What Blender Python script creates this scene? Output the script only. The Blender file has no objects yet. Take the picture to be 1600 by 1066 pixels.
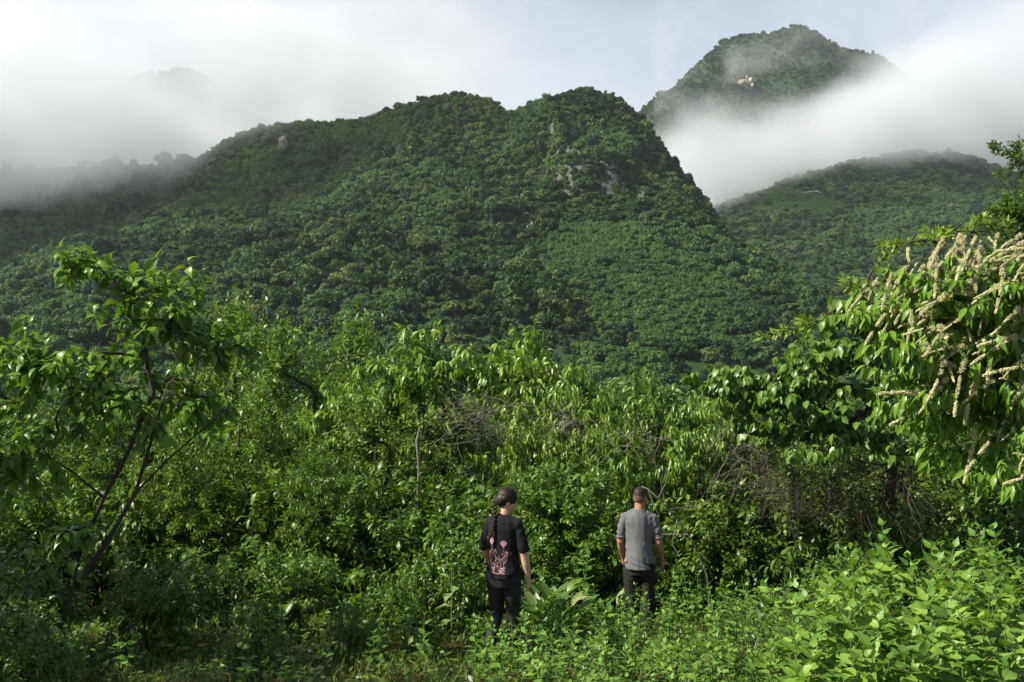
import bpy, bmesh, math, random
import numpy as np
from mathutils import Vector, Matrix, Euler
from mathutils.bvhtree import BVHTree

SC = bpy.context.scene
COL = SC.collection
R = math.radians
rng = np.random.default_rng(11)
random.seed(11)

# ------------------------------------------------------------------ camera
CAM_Z = 3.2
FPX = 1600 * 35.0 / 36.0
cd = bpy.data.cameras.new('camera')
cd.sensor_width = 36.0
cd.lens = 35.0
cd.clip_start = 0.1
cd.clip_end = 20000
cam = bpy.data.objects.new('camera', cd)
COL.objects.link(cam)
cam.location = (0, 0, CAM_Z)
cam.rotation_euler = (R(90), 0, 0)
SC.camera = cam

# ------------------------------------------------------------------ sun, sky, exposure
SUN_EL = R(41)
SUN_AZ = R(-105)            # measured from the view direction, negative = left
to_sun = Vector((math.sin(SUN_AZ) * math.cos(SUN_EL), math.cos(SUN_AZ) * math.cos(SUN_EL), math.sin(SUN_EL)))
sl = bpy.data.lights.new('sun', 'SUN')
sl.energy = 5.0
sl.angle = R(0.6)
sl.color = (1.0, 0.93, 0.80)
sun = bpy.data.objects.new('sun', sl)
COL.objects.link(sun)
sun.rotation_euler = to_sun.to_track_quat('Z', 'Y').to_euler()
sun.location = (0, 0, 60)

W = bpy.data.worlds.new('World')
SC.world = W
W.use_nodes = True
wt = W.node_tree
wt.nodes.clear()


def N(nt, kind, inputs=None, **attrs):
    n = nt.nodes.new(kind)
    for k, v in attrs.items():
        setattr(n, k, v)
    for k, v in (inputs or {}).items():
        s = n.inputs[k]
        if isinstance(v, bpy.types.NodeSocket):
            nt.links.new(v, s)
        else:
            s.default_value = v
    return n


def MA(nt, op, a, b=None, c=None, clamp=False):
    ins = {0: a}
    if b is not None:
        ins[1] = b
    if c is not None:
        ins[2] = c
    n = N(nt, 'ShaderNodeMath', ins, operation=op)
    n.use_clamp = clamp
    return n.outputs[0]


def MIX(nt, fac, a, b, mode='MIX'):
    n = nt.nodes.new('ShaderNodeMix')
    n.data_type = 'RGBA'
    n.blend_type = mode
    for s, v in ((n.inputs[0], fac), (n.inputs[6], a), (n.inputs[7], b)):
        if isinstance(v, bpy.types.NodeSocket):
            nt.links.new(v, s)
        else:
            s.default_value = v if not isinstance(v, tuple) or len(v) == 4 else (*v, 1)
    return n.outputs[2]


def RAMP(nt, fac, stops, interp='LINEAR'):
    n = nt.nodes.new('ShaderNodeValToRGB')
    n.color_ramp.interpolation = interp
    e = n.color_ramp.elements
    while len(e) < len(stops):
        e.new(0.5)
    for el, (p, c) in zip(e, stops):
        el.position = p
        el.color = (*c, 1) if len(c) == 3 else c
    nt.links.new(fac, n.inputs[0])
    return n.outputs[0]


def MR(nt, v, a, b, c=0.0, d=1.0, smooth=True):
    n = N(nt, 'ShaderNodeMapRange', {0: v, 1: a, 2: b, 3: c, 4: d})
    n.interpolation_type = 'SMOOTHSTEP' if smooth else 'LINEAR'
    n.clamp = True
    return n.outputs[0]


sky = N(wt, 'ShaderNodeTexSky', sky_type='NISHITA')
sky.sun_disc = False
sky.sun_elevation = SUN_EL
sky.sun_rotation = SUN_AZ
sky.altitude = 600
sky.air_density = 1.0
sky.dust_density = 1.5
tc = N(wt, 'ShaderNodeTexCoord')
mp = N(wt, 'ShaderNodeMapping', {'Vector': tc.outputs['Generated'], 'Scale': (1.0, 1.0, 2.2)})
cn = N(wt, 'ShaderNodeTexNoise', {'Vector': mp.outputs[0], 'Scale': 1.7, 'Detail': 5.0, 'Roughness': 0.5, 'Distortion': 0.35})
fac = MR(wt, cn.outputs[0], 0.34, 0.60, 0.52, 0.97)
sz = N(wt, 'ShaderNodeSeparateXYZ', {0: tc.outputs['Generated']})
fac = MA(wt, 'MULTIPLY', fac, MR(wt, sz.outputs[2], 0.26, 0.62, 1.0, 0.10))   # the cloud lies on the mountains; overhead it breaks up
cn2 = N(wt, 'ShaderNodeTexNoise', {'Vector': mp.outputs[0], 'Scale': 3.1, 'Detail': 4.0, 'Roughness': 0.5})
ccol = RAMP(wt, cn2.outputs[0], [(0.30, (5.9, 6.7, 8.1)), (0.68, (8.5, 9.0, 9.8))])
wcol = MIX(wt, fac, sky.outputs[0], ccol)
bg = N(wt, 'ShaderNodeBackground', {'Color': wcol, 'Strength': 0.05})
wo = N(wt, 'ShaderNodeOutputWorld', {'Surface': bg.outputs[0]})

SC.view_settings.view_transform = 'Standard'
SC.view_settings.look = 'None'
SC.view_settings.gamma = 1.0
SC.view_settings.exposure = 0.95
SC.view_settings.use_curve_mapping = False
SC.render.engine = 'CYCLES'
SC.cycles.use_denoising = True
SC.cycles.max_bounces = 10
SC.cycles.diffuse_bounces = 3
SC.cycles.glossy_bounces = 2
SC.cycles.transmission_bounces = 4
SC.cycles.volume_bounces = 12
SC.cycles.transparent_max_bounces = 8
SC.cycles.volume_step_rate = 0.35
SC.cycles.volume_max_steps = 160
SC.cycles.caustics_reflective = False
SC.cycles.caustics_refractive = False
SC.cycles.sample_clamp_indirect = 6.0

# ------------------------------------------------------------------ helpers


def tag(o, label=None, cat=None, group=None, kind=None):
    if label:
        o['label'] = label
    if cat:
        o['category'] = cat
    if group:
        o['group'] = group
    if kind:
        o['kind'] = kind
    return o


def empty(name, loc=(0, 0, 0), rz=0.0, s=1.0):
    o = bpy.data.objects.new(name, None)
    o.empty_display_size = 0.2
    COL.objects.link(o)
    o.location = loc
    o.rotation_euler = (0, 0, rz)
    o.scale = (s, s, s)
    return o


def link(name, me, parent=None, mat=None):
    if mat is not None and not me.materials:
        me.materials.append(mat)
    o = bpy.data.objects.new(name, me)
    COL.objects.link(o)
    if parent is not None:
        o.parent = parent
    return o


def mesh_np(name, V, Q=None, T=None, mat=None, smooth=False, attrs=None):
    """mesh from numpy verts, quads and triangles"""
    me = bpy.data.meshes.new(name)
    V = np.asarray(V, dtype=np.float32)
    nq = 0 if Q is None else len(Q)
    nt_ = 0 if T is None else len(T)
    me.vertices.add(len(V))
    me.vertices.foreach_set('co', V.ravel())
    li = []
    if nq:
        li.append(np.asarray(Q, dtype=np.int32).ravel())
    if nt_:
        li.append(np.asarray(T, dtype=np.int32).ravel())
    li = np.concatenate(li)
    me.loops.add(len(li))
    me.loops.foreach_set('vertex_index', li)
    me.polygons.add(nq + nt_)
    ls = np.concatenate([np.arange(nq) * 4, nq * 4 + np.arange(nt_) * 3]).astype(np.int32)
    me.polygons.foreach_set('loop_start', ls)
    if smooth:
        me.polygons.foreach_set('use_smooth', np.ones(nq + nt_, dtype=bool))
    if attrs:
        for k, a in attrs.items():
            at = me.attributes.new(k, 'FLOAT', 'POINT')
            at.data.foreach_set('value', np.asarray(a, dtype=np.float32))
    me.update(calc_edges=True)
    if mat is not None:
        me.materials.append(mat)
    return me


def _hash(ix, iy, iz, seed):
    h = (ix.astype(np.int64) * 374761393 + iy.astype(np.int64) * 668265263 + iz.astype(np.int64) * 2147483647 + seed * 1274126177) & 0xffffffff
    h = ((h ^ (h >> 13)) * 1274126177) & 0xffffffff
    h = ((h ^ (h >> 16)) * 2246822519) & 0xffffffff
    return ((h ^ (h >> 15)) & 0xffffff) / float(0xffffff)


def vnoise(x, y, z=None, seed=0):
    x = np.asarray(x, float)
    y = np.asarray(y, float)
    z = np.zeros_like(x) if z is None else np.asarray(z, float)
    x0, y0, z0 = np.floor(x), np.floor(y), np.floor(z)
    fx, fy, fz = x - x0, y - y0, z - z0
    fx, fy, fz = (f * f * (3 - 2 * f) for f in (fx, fy, fz))
    r = 0
    for dx in (0, 1):
        for dy in (0, 1):
            for dz in (0, 1):
                w = (fx if dx else 1 - fx) * (fy if dy else 1 - fy) * (fz if dz else 1 - fz)
                r = r + w * _hash(x0 + dx, y0 + dy, z0 + dz, seed)
    return r * 2 - 1


def fbm(x, y, z=None, octv=4, seed=0, gain=0.5):
    a, s, t = 1.0, 0.0, 0.0
    f = 1.0
    for i in range(octv):
        s = s + a * vnoise(x * f, y * f, None if z is None else z * f, seed + i * 17)
        t += a
        a *= gain
        f *= 2.03
    return s / t


def at(px, py, Y):
    """the point at distance Y that lies in the direction of picture point px, py"""
    return np.array([(px - 800) / FPX * Y, Y, CAM_Z - (py - 533) / FPX * Y])
# ------------------------------------------------------------------ terrain
def ridge(pts, drop=9.0):
    return np.array([at(px, py, Y) - np.array([0, 0, drop]) for px, py, Y in pts])


MAIN = ridge([(-500, 290, 1250), (-250, 275, 1180), (0, 262, 1100), (200, 246, 1050), (330, 226, 1000), (372, 203, 980), (430, 184, 960), (500, 174, 945), (565, 168, 930), (612, 148, 910),
              (650, 134, 905), (690, 130, 900), (735, 141, 895), (772, 160, 890), (800, 156, 890), (845, 138, 885), (905, 126, 880), (960, 143, 870), (1000, 172, 865),
              (1018, 207, 860), (1050, 240, 850), (1080, 275, 840), (1106, 320, 830), (1132, 345, 790), (1200, 372, 690), (1250, 405, 610), (1300, 455, 520),
              (1360, 500, 440), (1460, 540, 380)], 10)
SPUR_A = ridge([(850, 150, 870), (868, 190, 790), (905, 200, 748), (950, 205, 748), (985, 215, 790), (1000, 178, 850)], 10)
BACK = ridge([(1090, 345, 1480), (1140, 312, 1500), (1180, 290, 1520), (1250, 265, 1550), (1330, 246, 1580), (1400, 236, 1600), (1500, 236, 1620), (1560, 262, 1620),
              (1650, 300, 1600), (1800, 330, 1600), (2000, 360, 1600)], 10)
FARP = ridge([(700, 420, 2300), (900, 290, 2300), (1010, 183, 2300), (1060, 142, 2300), (1110, 97, 2300), (1130, 64, 2300), (1160, 55, 2300), (1200, 48, 2300), (1240, 34, 2300),
              (1270, 45, 2300), (1300, 62, 2300), (1340, 68, 2300), (1372, 82, 2310), (1430, 125, 2320), (1520, 190, 2340), (1700, 300, 2340)], 10)
LEFTP = ridge([(-300, 210, 1600), (60, 190, 1560), (180, 128, 1540), (225, 104, 1530), (240, 106, 1530), (270, 100, 1530), (300, 95, 1530), (350, 150, 1540), (500, 260, 1560)], 10)


def ridge_h(x, y, P, zf, k, p, base=60.0, tower=0.0, right=1.0):
    out = np.full(x.shape, -1e9)
    for a, b in zip(P[:-1], P[1:]):
        d = b[:2] - a[:2]
        L2 = d @ d
        t = np.clip(((x - a[0]) * d[0] + (y - a[1]) * d[1]) / L2, 0, 1)
        dx = x - a[0] - t * d[0]
        dist = np.hypot(np.where(dx > 0, dx * right, dx), y - a[1] - t * d[1])
        S = a[2] + t * (b[2] - a[2])
        D = base + np.maximum(S - zf, 1) * k
        u = np.clip(1 - dist / D, 0, 1)
        out = np.maximum(out, np.where(u > 0, zf, -1e9) + np.maximum(S - zf, 0) * ((1 - tower) * u ** p + tower * np.exp(-(dist / 62) ** 1.3)))
    return out


def base_h(x, y):
    ys = np.array([-60, 0, 4, 8, 10.3, 14, 20, 28, 45, 80, 150, 250, 400, 900, 1500, 2600, 4500])
    zs = np.array([1.6, 1.3, 0.9, 0.35, 0.05, -0.65, -1.7, -3.4, -9, -19, -28, -20, -14, 15, 60, 120, 150])
    return np.interp(y, ys, zs)


def H(x, y):
    x = np.asarray(x, float)
    y = np.asarray(y, float)
    w = np.clip((y - 120) / 250, 0, 1)
    wob = 26 * fbm(x / 130, y / 130, octv=3, seed=3) * w
    wob2 = 26 * fbm(x / 130, y / 130, octv=3, seed=9) * w
    xx, yy = x + wob * .8, y + wob2 * .8
    z = base_h(x, y)
    m = np.maximum(ridge_h(xx, yy, MAIN, -40, 1.98, 1.10, tower=.20, right=2.3), ridge_h(xx, yy, SPUR_A, 20, .32, .9, 6))
    bk = ridge_h(xx, yy, BACK, -40, 3.0, 1.35)
    fp = ridge_h(x, y, FARP, -40, 1.3, 1.2)
    lp = ridge_h(x, y, LEFTP, -40, 1.5, 1.3)
    z = np.maximum.reduce([z, m, bk, fp, lp])
    g = np.clip((y - 200) / 300, 0, 1)
    hi = np.clip((205 - z) / 110, 0, 1)        # crests keep their line
    z = z + 9 * fbm(x / 90, y / 90, octv=4, seed=5) * g * (.55 + .45 * hi) - 44 * hi * np.abs(fbm(x / 170 + .3 * fbm(y / 200, x / 200, seed=8), y / 420, octv=2, seed=6)) * g * (y < 1050)
    z = z + 26 * fbm(x / 75, y / 75, octv=3, seed=12) * np.clip((y - 1750) / 200, 0, 1)
    near = np.clip(1 - (y - 14) / 40, 0, 1)
    z = z + 0.10 * fbm(x / 3.2, y / 3.2, octv=2, seed=21) * near
    return z





def sinhspace(a, b, n, c):
    s = np.linspace(np.arcsinh(a / c), np.arcsinh(b / c), n)
    return np.sinh(s) * c


gx = sinhspace(-4200, 4200, 520, 60)
gy = sinhspace(-66, 4700, 600, 70) 
GX, GY = np.meshgrid(gx, gy)
GZ = H(GX, GY)
V = np.stack([GX.ravel(), GY.ravel(), GZ.ravel()], 1)
ni, nj = GX.shape


def HM(x, y):
    """height of the built ground sheet, between its vertices"""
    x, y = np.asarray(x, float), np.asarray(y, float)
    i = np.clip(np.searchsorted(gy, y) - 1, 0, ni - 2)
    j = np.clip(np.searchsorted(gx, x) - 1, 0, nj - 2)
    v = (y - gy[i]) / (gy[i + 1] - gy[i])
    u = (x - gx[j]) / (gx[j + 1] - gx[j])
    return GZ[i, j] * (1 - u) * (1 - v) + GZ[i, j + 1] * u * (1 - v) + GZ[i + 1, j] * (1 - u) * v + GZ[i + 1, j + 1] * u * v


def h1(x, y):
    return float(HM(np.array([x]), np.array([y]))[0])


idx = np.arange(ni * nj).reshape(ni, nj)
Q = np.stack([idx[:-1, :-1].ravel(), idx[:-1, 1:].ravel(), idx[1:, 1:].ravel(), idx[1:, :-1].ravel()], 1)

m = bpy.data.materials.new('earth_and_undergrowth')
m.use_nodes = True
t = m.node_tree
bs = t.nodes['Principled BSDF']
geo = N(t, 'ShaderNodeNewGeometry')
n1 = N(t, 'ShaderNodeTexNoise', {'Vector': geo.outputs['Position'], 'Scale': 0.9, 'Detail': 8.0, 'Roughness': 0.65})
n2 = N(t, 'ShaderNodeTexNoise', {'Vector': geo.outputs['Position'], 'Scale': 0.02, 'Detail': 6.0, 'Roughness': 0.6})
soil = RAMP(t, n1.outputs[0], [(0.3, (0.030, 0.018, 0.010)), (0.55, (0.085, 0.042, 0.022)), (0.75, (0.12, 0.065, 0.035))])
und = RAMP(t, n2.outputs[0], [(0.3, (0.012, 0.030, 0.008)), (0.7, (0.028, 0.058, 0.014))])
sep = N(t, 'ShaderNodeSeparateXYZ', {0: geo.outputs['Position']})
far = MR(t, sep.outputs[1], 30.0, 120.0)
mps = N(t, 'ShaderNodeMapping', {'Vector': geo.outputs['Position'], 'Scale': (1, 1, 0.16)})
n3 = N(t, 'ShaderNodeTexNoise', {'Vector': mps.outputs[0], 'Scale': 0.22, 'Detail': 7.0, 'Roughness': 0.7})
rock = RAMP(t, n3.outputs[0], [(0.38, (0.018, 0.026, 0.016)), (0.50, (0.070, 0.073, 0.064)), (0.68, (0.185, 0.18, 0.165))])
snz = N(t, 'ShaderNodeSeparateXYZ', {0: geo.outputs['True Normal']})
steep = MR(t, MA(t, 'ADD', snz.outputs[2], MA(t, 'MULTIPLY', MA(t, 'SUBTRACT', n3.outputs[0], 0.5), 0.35)), 0.50, 0.66, 1.0, 0.0)
und = MIX(t, steep, und, rock)
c = MIX(t, far, soil, und)
t.links.new(c, bs.inputs['Base Color'])
bs.inputs['Roughness'].default_value = 0.95
bs.inputs['Specular IOR Level'].default_value = 0.15
bmp = N(t, 'ShaderNodeBump', {'Height': n1.outputs[0], 'Strength': 0.6, 'Distance': 0.08})
t.links.new(bmp.outputs[0], bs.inputs['Normal'])
ground = link('ground', mesh_np('ground', V, Q, mat=m, smooth=True))
tag(ground, 'brown earth under the plants, rolling into green forested mountain slopes', 'ground', kind='structure')

# which far points can be seen from the neighbourhood of the camera
AZN, RN = 700, 900
azs = np.linspace(-0.62, 0.62, AZN)
rs = np.linspace(60, 2700, RN)
AA, RR = np.meshgrid(azs, rs, indexing='ij')
HH = H(np.tan(AA) * RR, RR)
EL = (HH + 7 - CAM_Z) / RR
EM = np.maximum.accumulate(EL, 1)
EM = np.concatenate([np.full((AZN, 1), -9.0), EM[:, :-1]], 1)


def visible(x, y, z, margin):
    a = np.arctan2(x, y)
    i = np.clip(np.round((a + 0.62) / 1.24 * (AZN - 1)).astype(int), 0, AZN - 1)
    j = np.clip(np.round((y - 60) / (2700 - 60) * (RN - 1)).astype(int), 0, RN - 1)
    return (z + margin - CAM_Z) / y > EM[i, j]


def pix(x, y, z):
    return 800 + x / y * FPX, 533 - (z - CAM_Z) / y * FPX
# ------------------------------------------------------------------ foliage materials
def leaf_material(name, stops, rough=0.45, spec=0.35, trans=0.35, tcol=(1.25, 1.5, 0.35), by='OBJECT', noise=0.0, vein=False):
    """green leaf: dielectric front, light shining through; colour differs from leaf to leaf (attribute 'tint') or tree to tree"""
    m = bpy.data.materials.new(name)
    m.use_nodes = True
    t = m.node_tree
    bs = t.nodes['Principled BSDF']
    out = t.nodes['Material Output']
    if by == 'OBJECT':
        f = N(t, 'ShaderNodeObjectInfo').outputs['Random']
    elif by == 'TINT':
        f = N(t, 'ShaderNodeAttribute', attribute_name='tint').outputs['Fac']
    else:
        a = N(t, 'ShaderNodeAttribute', attribute_name='tint').outputs['Fac']
        b = N(t, 'ShaderNodeObjectInfo').outputs['Random']
        f = MA(t, 'ADD', MA(t, 'MULTIPLY', a, 0.55), MA(t, 'MULTIPLY', b, 0.45))
    if noise:
        g = N(t, 'ShaderNodeNewGeometry')
        nz = N(t, 'ShaderNodeTexNoise', {'Vector': g.outputs['Position'], 'Scale': noise, 'Detail': 3.0})
        n0 = N(t, 'ShaderNodeTexNoise', {'Vector': g.outputs['Position'], 'Scale': 0.016, 'Detail': 3.0})
        f = MA(t, 'ADD', f, MA(t, 'MULTIPLY', MA(t, 'SUBTRACT', n0.outputs[0], 0.5), 1.1))
        f = MA(t, 'ADD', f, MA(t, 'MULTIPLY', MA(t, 'SUBTRACT', nz.outputs[0], 0.5), 0.6), clamp=True)
    c = RAMP(t, f, stops)
    t.links.new(c, bs.inputs['Base Color'])
    bs.inputs['Roughness'].default_value = rough
    bs.inputs['Specular IOR Level'].default_value = spec
    if trans > 0:
        tc_ = MIX(t, 1.0, c, (*tcol, 1), 'MULTIPLY')
        tr = N(t, 'ShaderNodeBsdfTranslucent', {'Color': tc_})
        mx = N(t, 'ShaderNodeMixShader', {0: trans, 1: bs.outputs[0], 2: tr.outputs[0]})
        t.links.new(mx.outputs[0], out.inputs['Surface'])
    return m


def plain(name, col, rough=0.8, spec=0.2, var=0.25, scale=6.0, bump=0.0):
    m = bpy.data.materials.new(name)
    m.use_nodes = True
    t = m.node_tree
    bs = t.nodes['Principled BSDF']
    g = N(t, 'ShaderNodeTexCoord')
    nz = N(t, 'ShaderNodeTexNoise', {'Vector': g.outputs['Object'], 'Scale': scale, 'Detail': 6.0, 'Roughness': 0.6})
    c = RAMP(t, nz.outputs[0], [(0.3, tuple(v * (1 - var) for v in col)), (0.7, tuple(min(1, v * (1 + var)) for v in col))])
    t.links.new(c, bs.inputs['Base Color'])
    bs.inputs['Roughness'].default_value = rough
    bs.inputs['Specular IOR Level'].default_value = spec
    if bump:
        b = N(t, 'ShaderNodeBump', {'Height': nz.outputs[0], 'Strength': 0.7, 'Distance': bump})
        t.links.new(b.outputs[0], bs.inputs['Normal'])
    return m


FOREST = leaf_material('forest_leaves', [(0.0, (0.012, 0.032, 0.013)), (0.30, (0.024, 0.060, 0.019)), (0.6, (0.044, 0.094, 0.024)), (0.82, (0.078, 0.132, 0.032)), (1.0, (0.13, 0.160, 0.045))], 0.6, 0.2, 0.22, by='OBJECT', noise=0.25)
SCRUB = leaf_material('scrub_leaves', [(0.0, (0.044, 0.098, 0.026)), (0.6, (0.074, 0.142, 0.034)), (1.0, (0.115, 0.182, 0.046))], 0.6, 0.2, 0.22, by='OBJECT', noise=0.05)
GOLD = leaf_material('yellowing_leaves', [(0.0, (0.12, 0.12, 0.03)), (1.0, (0.24, 0.15, 0.035))], 0.6, 0.2, 0.2, by='OBJECT', noise=0.3)
BRIGHT = leaf_material('pale_green_leaves', [(0.0, (0.08, 0.16, 0.04)), (1.0, (0.11, 0.20, 0.05))], 0.6, 0.2, 0.25, by='OBJECT', noise=0.3)
FARBARK = plain('pale_bark_far', (0.22, 0.20, 0.16), scale=0.6)


def unit(n, g=rng):
    v = g.normal(size=(n, 3))
    return v / np.linalg.norm(v, axis=1)[:, None]


def frames(nrm, g=rng):
    """random tangent frames about the given normals"""
    r = unit(len(nrm), g)
    tx = np.cross(nrm, r)
    tx /= np.linalg.norm(tx, axis=1)[:, None] + 1e-9
    ty = np.cross(nrm, tx)
    return tx, ty


def crown_mesh(name, blobs, quads_per, qsize, mat, g, core=True, flat=0.0):
    """crown of leaf sprays gathered on overlapping lobes, with a rough inner mass"""
    P, Nn = [], []
    for (c, r) in blobs:
        n = unit(quads_per, g)
        n[:, 2] = np.where(n[:, 2] < -0.35, -n[:, 2] * .5, n[:, 2])
        rad = np.asarray(r) * (0.74 + 0.40 * g.random((quads_per, 1)) ** 1.5)
        p = np.asarray(c) + n * rad
        P.append(p)
        Nn.append(n)
    P = np.concatenate(P)
    Nn = np.concatenate(Nn)
    keep = np.ones(len(P), bool)
    for (c, r) in blobs:
        keep &= (((P - np.asarray(c)) / (np.asarray(r) * .72)) ** 2).sum(1) > 1
    P, Nn = P[keep], Nn[keep]
    Nn = Nn + 1.0 * unit(len(P), g)
    Nn[:, 2] += 0.35
    Nn /= np.linalg.norm(Nn, axis=1)[:, None]
    tx, ty = frames(Nn, g)
    s = (qsize * (0.6 + 0.8 * g.random(len(P))))[:, None]
    a = 0.55
    V = np.stack([P - tx * s, P - ty * s * a + Nn * s * .12, P + tx * s, P + ty * s * a + Nn * s * .12], 1).reshape(-1, 3)
    Q = np.arange(len(V)).reshape(-1, 4)
    T = []
    if core:
        bm = bmesh.new()
        for (c, r) in blobs:
            rr = np.asarray(r) * 0.68
            bmesh.ops.create_icosphere(bm, subdivisions=1, radius=1.0, matrix=Matrix.Translation(Vector(c)) @ Matrix.Diagonal((rr[0], rr[1], rr[2], 1)))
        cv = np.array([v.co[:] for v in bm.verts])
        ct = np.array([[v.index for v in f.verts] for f in bm.faces])
        bm.free()
        cv = cv + g.normal(size=cv.shape) * .18
        T = ct + len(V)
        V = np.concatenate([V, cv])
    return mesh_np(name, V, Q, T if len(T) else None, mat)


def lobes(kind, g):
    b = []
    if kind == 'round':
        b.append(((0, 0, 6.0), (2.6, 2.6, 2.1)))
        for k in range(9):
            a = k * 2.4 + g.random()
            r = 1.6 + 1.5 * g.random()
            s = 1.3 + .9 * g.random()
            b.append(((r * math.cos(a), r * math.sin(a), 4.6 + 2.9 * g.random()), (s, s, s * .8)))
    elif kind == 'umbrella':
        for k in range(11):
            a = k * 2.4 + g.random()
            r = 4.2 * math.sqrt((k + .5) / 11)
            s = 1.4 + .8 * g.random()
            b.append(((r * math.cos(a), r * math.sin(a), 7.6 - .13 * r * r + .8 * g.random()), (s * 1.1, s * 1.1, s * .8)))
    elif kind == 'tall':
        for k in range(11):
            a = k * 2.4 + g.random()
            z = 3.0 + 7.5 * k / 10
            r = (1.6 - .9 * k / 10) * (0.6 + .8 * g.random())
            s = 1.7 - .5 * k / 10 + .5 * g.random()
            b.append(((r * math.cos(a), r * math.sin(a), z), (s, s, s)))
    elif kind == 'draped':
        for k in range(9):
            a = k * 2.4 + g.random()
            r = 1.9 * math.sqrt((k + .5) / 9)
            h = 2.2 + 2.0 * g.random()
            b.append(((r * math.cos(a), r * math.sin(a), 5.5 + 2.5 * g.random() - h * .4), (1.0 + .4 * g.random(), 1.0 + .4 * g.random(), h)))
    elif kind == 'wide':
        for k in range(14):
            a = k * 2.4 + g.random()
            r = 4.6 * math.sqrt((k + .3) / 14)
            s = 1.3 + 1.1 * g.random()
            b.append(((r * math.cos(a), r * math.sin(a), 6.9 - .13 * r * r + 1.2 * g.random()), (s, s, s * .9)))
    elif kind == 'open':
        for k in range(16):
            a = k * 2.4 + g.random()
            r = 4.0 * math.sqrt((k + .3) / 16)
            s = .7 + .7 * g.random()
            b.append(((r * math.cos(a), r * math.sin(a), 5.2 + 3.2 * g.random() - .08 * r * r), (s, s, s * .8)))
    elif kind == 'palm':
        for k in range(12):
            a = k * 2.4 + g.random() * .5
            b.append(((1.5 * math.cos(a), 1.5 * math.sin(a), 6.9 + .5 * g.random()), (1.2 * abs(math.cos(a)) + .25, 1.2 * abs(math.sin(a)) + .25, .35)))
    elif kind == 'scrub':
        for k in range(6):
            a = k * 2.4 + g.random()
            r = 2.2 * math.sqrt((k + .3) / 6)
            s = .9 + .8 * g.random()
            b.append(((r * math.cos(a), r * math.sin(a), 1.0 + 1.2 * g.random()), (s, s, s * 1.1)))
    return b


def trunk_mesh(name, h, r, g, mat):
    """tapered trunk with a few limbs"""
    mb = Tubes()
    p = [np.array([0, 0, -1.5]), np.array([.1 * g.normal(), .1 * g.normal(), h * .4]), np.array([.3 * g.normal(), .3 * g.normal(), h])]
    mb.add(p, [r * 1.4, r, r * .5], 5)
    for k in range(4):
        a = k * 1.6 + g.random()
        q = p[1] * .5 + p[2] * .5
        mb.add([q, q + np.array([math.cos(a), math.sin(a), .9]) * 1.4, q + np.array([math.cos(a) * 2.6, math.sin(a) * 2.6, 2.2])], [r * .5, r * .35, r * .15], 4)
    return mb.mesh(name, mat)


class Tubes:
    """collects tapered tubes and bends them into one mesh"""

    def __init__(self):
        self.V, self.Q, self.n = [], [], 0

    def add(self, P, rad, seg=5):
        P = np.asarray(P, float)
        rad = np.asarray(rad, float)
        d = np.gradient(P, axis=0)
        d /= np.linalg.norm(d, axis=1)[:, None] + 1e-9
        ref = np.array([0.31, 0.17, 0.94]) if abs(d[0][2]) < .9 else np.array([1, 0.1, 0.05])
        a = np.cross(d, ref)
        a /= np.linalg.norm(a, axis=1)[:, None] + 1e-9
        b = np.cross(d, a)
        th = np.arange(seg) * 2 * math.pi / seg
        ring = P[:, None, :] + rad[:, None, None] * (a[:, None, :] * np.cos(th)[None, :, None] + b[:, None, :] * np.sin(th)[None, :, None])
        m_ = len(P)
        ix = self.n + np.arange(m_ * seg).reshape(m_, seg)
        nx = np.roll(ix, -1, 1)
        self.V.append(ring.reshape(-1, 3))
        self.Q.append(np.stack([ix[:-1], nx[:-1], nx[1:], ix[1:]], -1).reshape(-1, 4))
        self.n += m_ * seg

    def mesh(self, name, mat, smooth=True):
        return mesh_np(name, np.concatenate(self.V), np.concatenate(self.Q), mat=mat, smooth=smooth)


gf = np.random.default_rng(5)
KINDS = ['round', 'umbrella', 'tall', 'draped', 'wide', 'round', 'open', 'tall', 'wide', 'round', 'open', 'draped', 'umbrella', 'palm']
PROTO = []
for k in KINDS:
    bl = [((c_[0], c_[1], c_[2] - 2.0), r_) for c_, r_ in lobes(k, gf)]
    PROTO.append((k, crown_mesh('crown_' + k, bl, 170, 0.74, FOREST, gf), trunk_mesh('trunk_' + k, 6.0, 0.28, gf, FARBARK)))
SCRUBS = [crown_mesh('crown_scrub', lobes('scrub', gf), 90, 0.42, SCRUB, gf) for _ in range(3)]


def proto_collection(name, meshes):
    c = bpy.data.collections.new(name)
    for i, me in enumerate(meshes):
        c.objects.link(bpy.data.objects.new('%s_%02d' % (name, i), me))
    return c


joined = []
for k, cm, tm in PROTO:      # crown and trunk in one mesh for the far wood
    bm = bmesh.new()
    bm.from_mesh(cm)
    n0 = len(bm.faces)
    bm.from_mesh(tm)
    bm.faces.ensure_lookup_table()
    for f in bm.faces[n0:]:
        f.material_index = 1
    me = bpy.data.meshes.new('forest_tree_' + k)
    bm.to_mesh(me)
    bm.free()
    me.materials.append(FOREST)
    me.materials.append(FARBARK)
    joined.append(me)
C_TREE = proto_collection('forest_tree_kinds', joined)
C_SCRUB = proto_collection('scrub_kinds', SCRUBS)


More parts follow.
